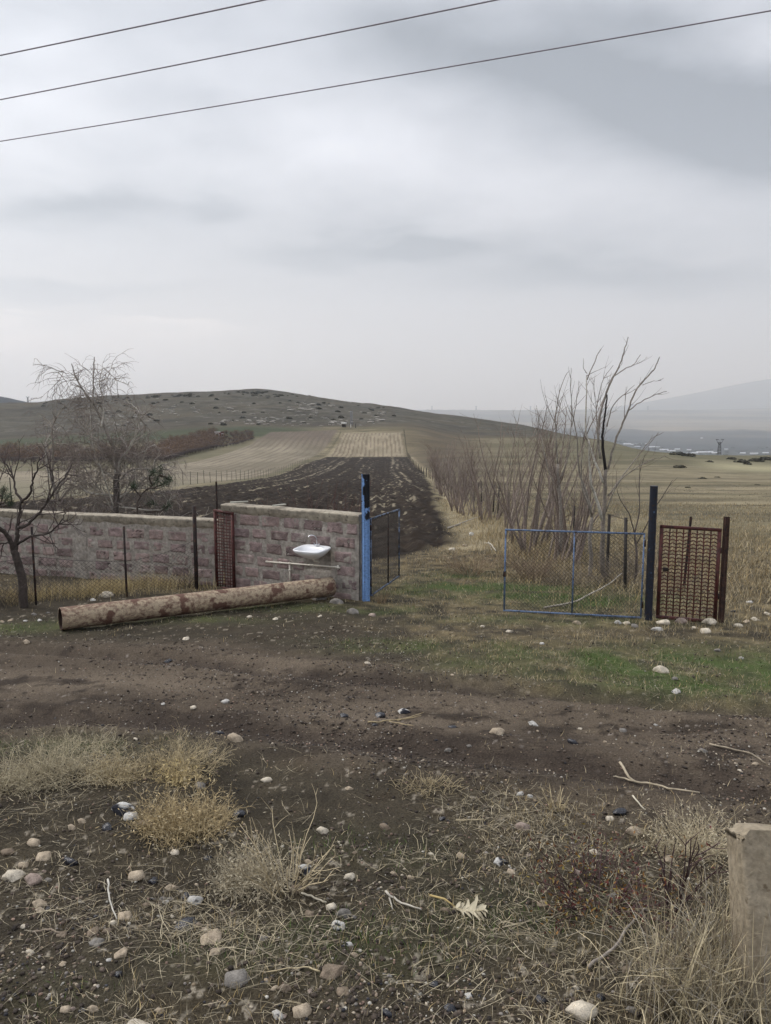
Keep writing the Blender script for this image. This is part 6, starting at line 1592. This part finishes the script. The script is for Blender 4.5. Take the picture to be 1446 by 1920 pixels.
# the air in front takes its share, so the cloud behind it is that much brighter
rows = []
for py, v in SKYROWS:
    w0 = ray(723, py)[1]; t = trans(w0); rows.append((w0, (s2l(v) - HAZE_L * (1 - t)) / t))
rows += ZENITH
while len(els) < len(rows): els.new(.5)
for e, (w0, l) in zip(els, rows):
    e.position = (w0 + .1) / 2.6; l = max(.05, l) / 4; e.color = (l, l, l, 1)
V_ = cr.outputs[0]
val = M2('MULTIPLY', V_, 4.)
for px, py, sx, sy, amp in SKYBLOBS:
    cu, cw = ray(px, py); gx, gy = ray(px + sx, py - sy); su, sw = abs(gx - ray(px, py - sy)[0]), abs(gy - cw)
    a1 = node('ShaderNodeVectorMath', operation='SUBTRACT'); L.new(q.outputs[0], a1.inputs[0]); a1.inputs[1].default_value = (cu, cw, 0)
    a2 = node('ShaderNodeVectorMath', operation='MULTIPLY'); L.new(a1.outputs[0], a2.inputs[0]); a2.inputs[1].default_value = (1 / su, 1 / sw, 0)
    a3 = node('ShaderNodeVectorMath', operation='DOT_PRODUCT'); L.new(a2.outputs[0], a3.inputs[0]); L.new(a2.outputs[0], a3.inputs[1])
    ex = M2('EXPONENT', M2('MULTIPLY', a3.outputs['Value'], -1.))
    val = M2('MULTIPLY_ADD', ex, 1.75 * amp / trans(cw), val)
# billows
el_f = node('ShaderNodeMapRange'); el_f.inputs[1].default_value = .05; el_f.inputs[2].default_value = .35; L.new(w_, el_f.inputs[0])
n3 = node('ShaderNodeTexNoise'); n3.inputs['Scale'].default_value = 6.5; n3.inputs['Detail'].default_value = 5; n3.inputs['Roughness'].default_value = .5; n3.inputs['Distortion'].default_value = .4; L.new(cxy.outputs[0], n3.inputs['Vector'])
nz_ = M2('ADD', M2('MULTIPLY_ADD', M2('SUBTRACT', n3.outputs['Fac'], .5), .26, M2('MULTIPLY', M2('SUBTRACT', n1.outputs['Fac'], .5), .50)), M2('MULTIPLY', M2('SUBTRACT', n2.outputs['Fac'], .5), .62))
val = M2('ADD', val, M2('MULTIPLY', nz_, el_f.outputs[0]))
val = M2('MAXIMUM', val, .12)
# darker cloud is bluer, the low west is warmer
tint = node('ShaderNodeMix', data_type='RGBA'); tf = node('ShaderNodeMapRange'); tf.inputs[1].default_value = .28; tf.inputs[2].default_value = .72; L.new(val, tf.inputs[0])
L.new(tf.outputs[0], tint.inputs[0]); tint.inputs[6].default_value = (.93, .985, 1.11, 1); tint.inputs[7].default_value = (.95, .99, 1.095, 1)
cu, cw = ray(60, 640)
a1 = node('ShaderNodeVectorMath', operation='SUBTRACT'); L.new(q.outputs[0], a1.inputs[0]); a1.inputs[1].default_value = (cu, cw, 0)
a2 = node('ShaderNodeVectorMath', operation='MULTIPLY'); L.new(a1.outputs[0], a2.inputs[0]); a2.inputs[1].default_value = (1 / .42, 1 / .11, 0)
a3 = node('ShaderNodeVectorMath', operation='DOT_PRODUCT'); L.new(a2.outputs[0], a3.inputs[0]); L.new(a2.outputs[0], a3.inputs[1])
wf_ = M2('EXPONENT', M2('MULTIPLY', a3.outputs['Value'], -1.))
warm = node('ShaderNodeMix', data_type='RGBA'); L.new(wf_, warm.inputs[0]); L.new(tint.outputs[2], warm.inputs[6]); warm.inputs[7].default_value = (1.03, 1.0, .965, 1)
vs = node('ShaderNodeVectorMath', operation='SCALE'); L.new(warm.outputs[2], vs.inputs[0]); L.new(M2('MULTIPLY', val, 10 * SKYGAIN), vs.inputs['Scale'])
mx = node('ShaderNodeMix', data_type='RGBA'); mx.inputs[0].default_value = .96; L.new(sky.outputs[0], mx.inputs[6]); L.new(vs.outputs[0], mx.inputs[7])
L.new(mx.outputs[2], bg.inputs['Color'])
w.cycles.sampling_method = 'MANUAL'; w.cycles.sample_map_resolution = 512

sd = bpy.data.lights.new('sun', 'SUN'); sd.energy = SUN_E; sd.angle = R(10); sd.color = (1, .965, .92)
so = bpy.data.objects.new('sun', sd); COL.objects.link(so)
az, el = R(SUN_AZ), R(SUN_EL)
sdir = Vector((math.sin(az) * math.cos(el), math.cos(az) * math.cos(el), math.sin(el)))
so.rotation_euler = (-sdir).to_track_quat('-Z', 'Y').to_euler()

cd = bpy.data.cameras.new('camera'); co = bpy.data.objects.new('camera', cd); COL.objects.link(co)
cd.sensor_fit = 'VERTICAL'; cd.sensor_height = 36; cd.sensor_width = 27; cd.lens = 36 * F / 1920
cd.clip_start = .05; cd.clip_end = 80000
co.location = (0, 0, 0); co.rotation_euler = (math.pi / 2 - TH, 0, 0)
SC.camera = co
vs_ = SC.view_settings; vs_.view_transform = 'Standard'; vs_.look = 'None'; vs_.exposure = 0; vs_.gamma = 1
cy = SC.cycles; cy.max_bounces = 6; cy.diffuse_bounces = 2; cy.glossy_bounces = 2; cy.transmission_bounces = 2; cy.volume_bounces = 3; cy.transparent_max_bounces = 4
cy.use_adaptive_sampling = True; cy.adaptive_threshold = .01; cy.use_denoising = True
try: cy.denoiser = 'OPENIMAGEDENOISE'
except Exception: pass
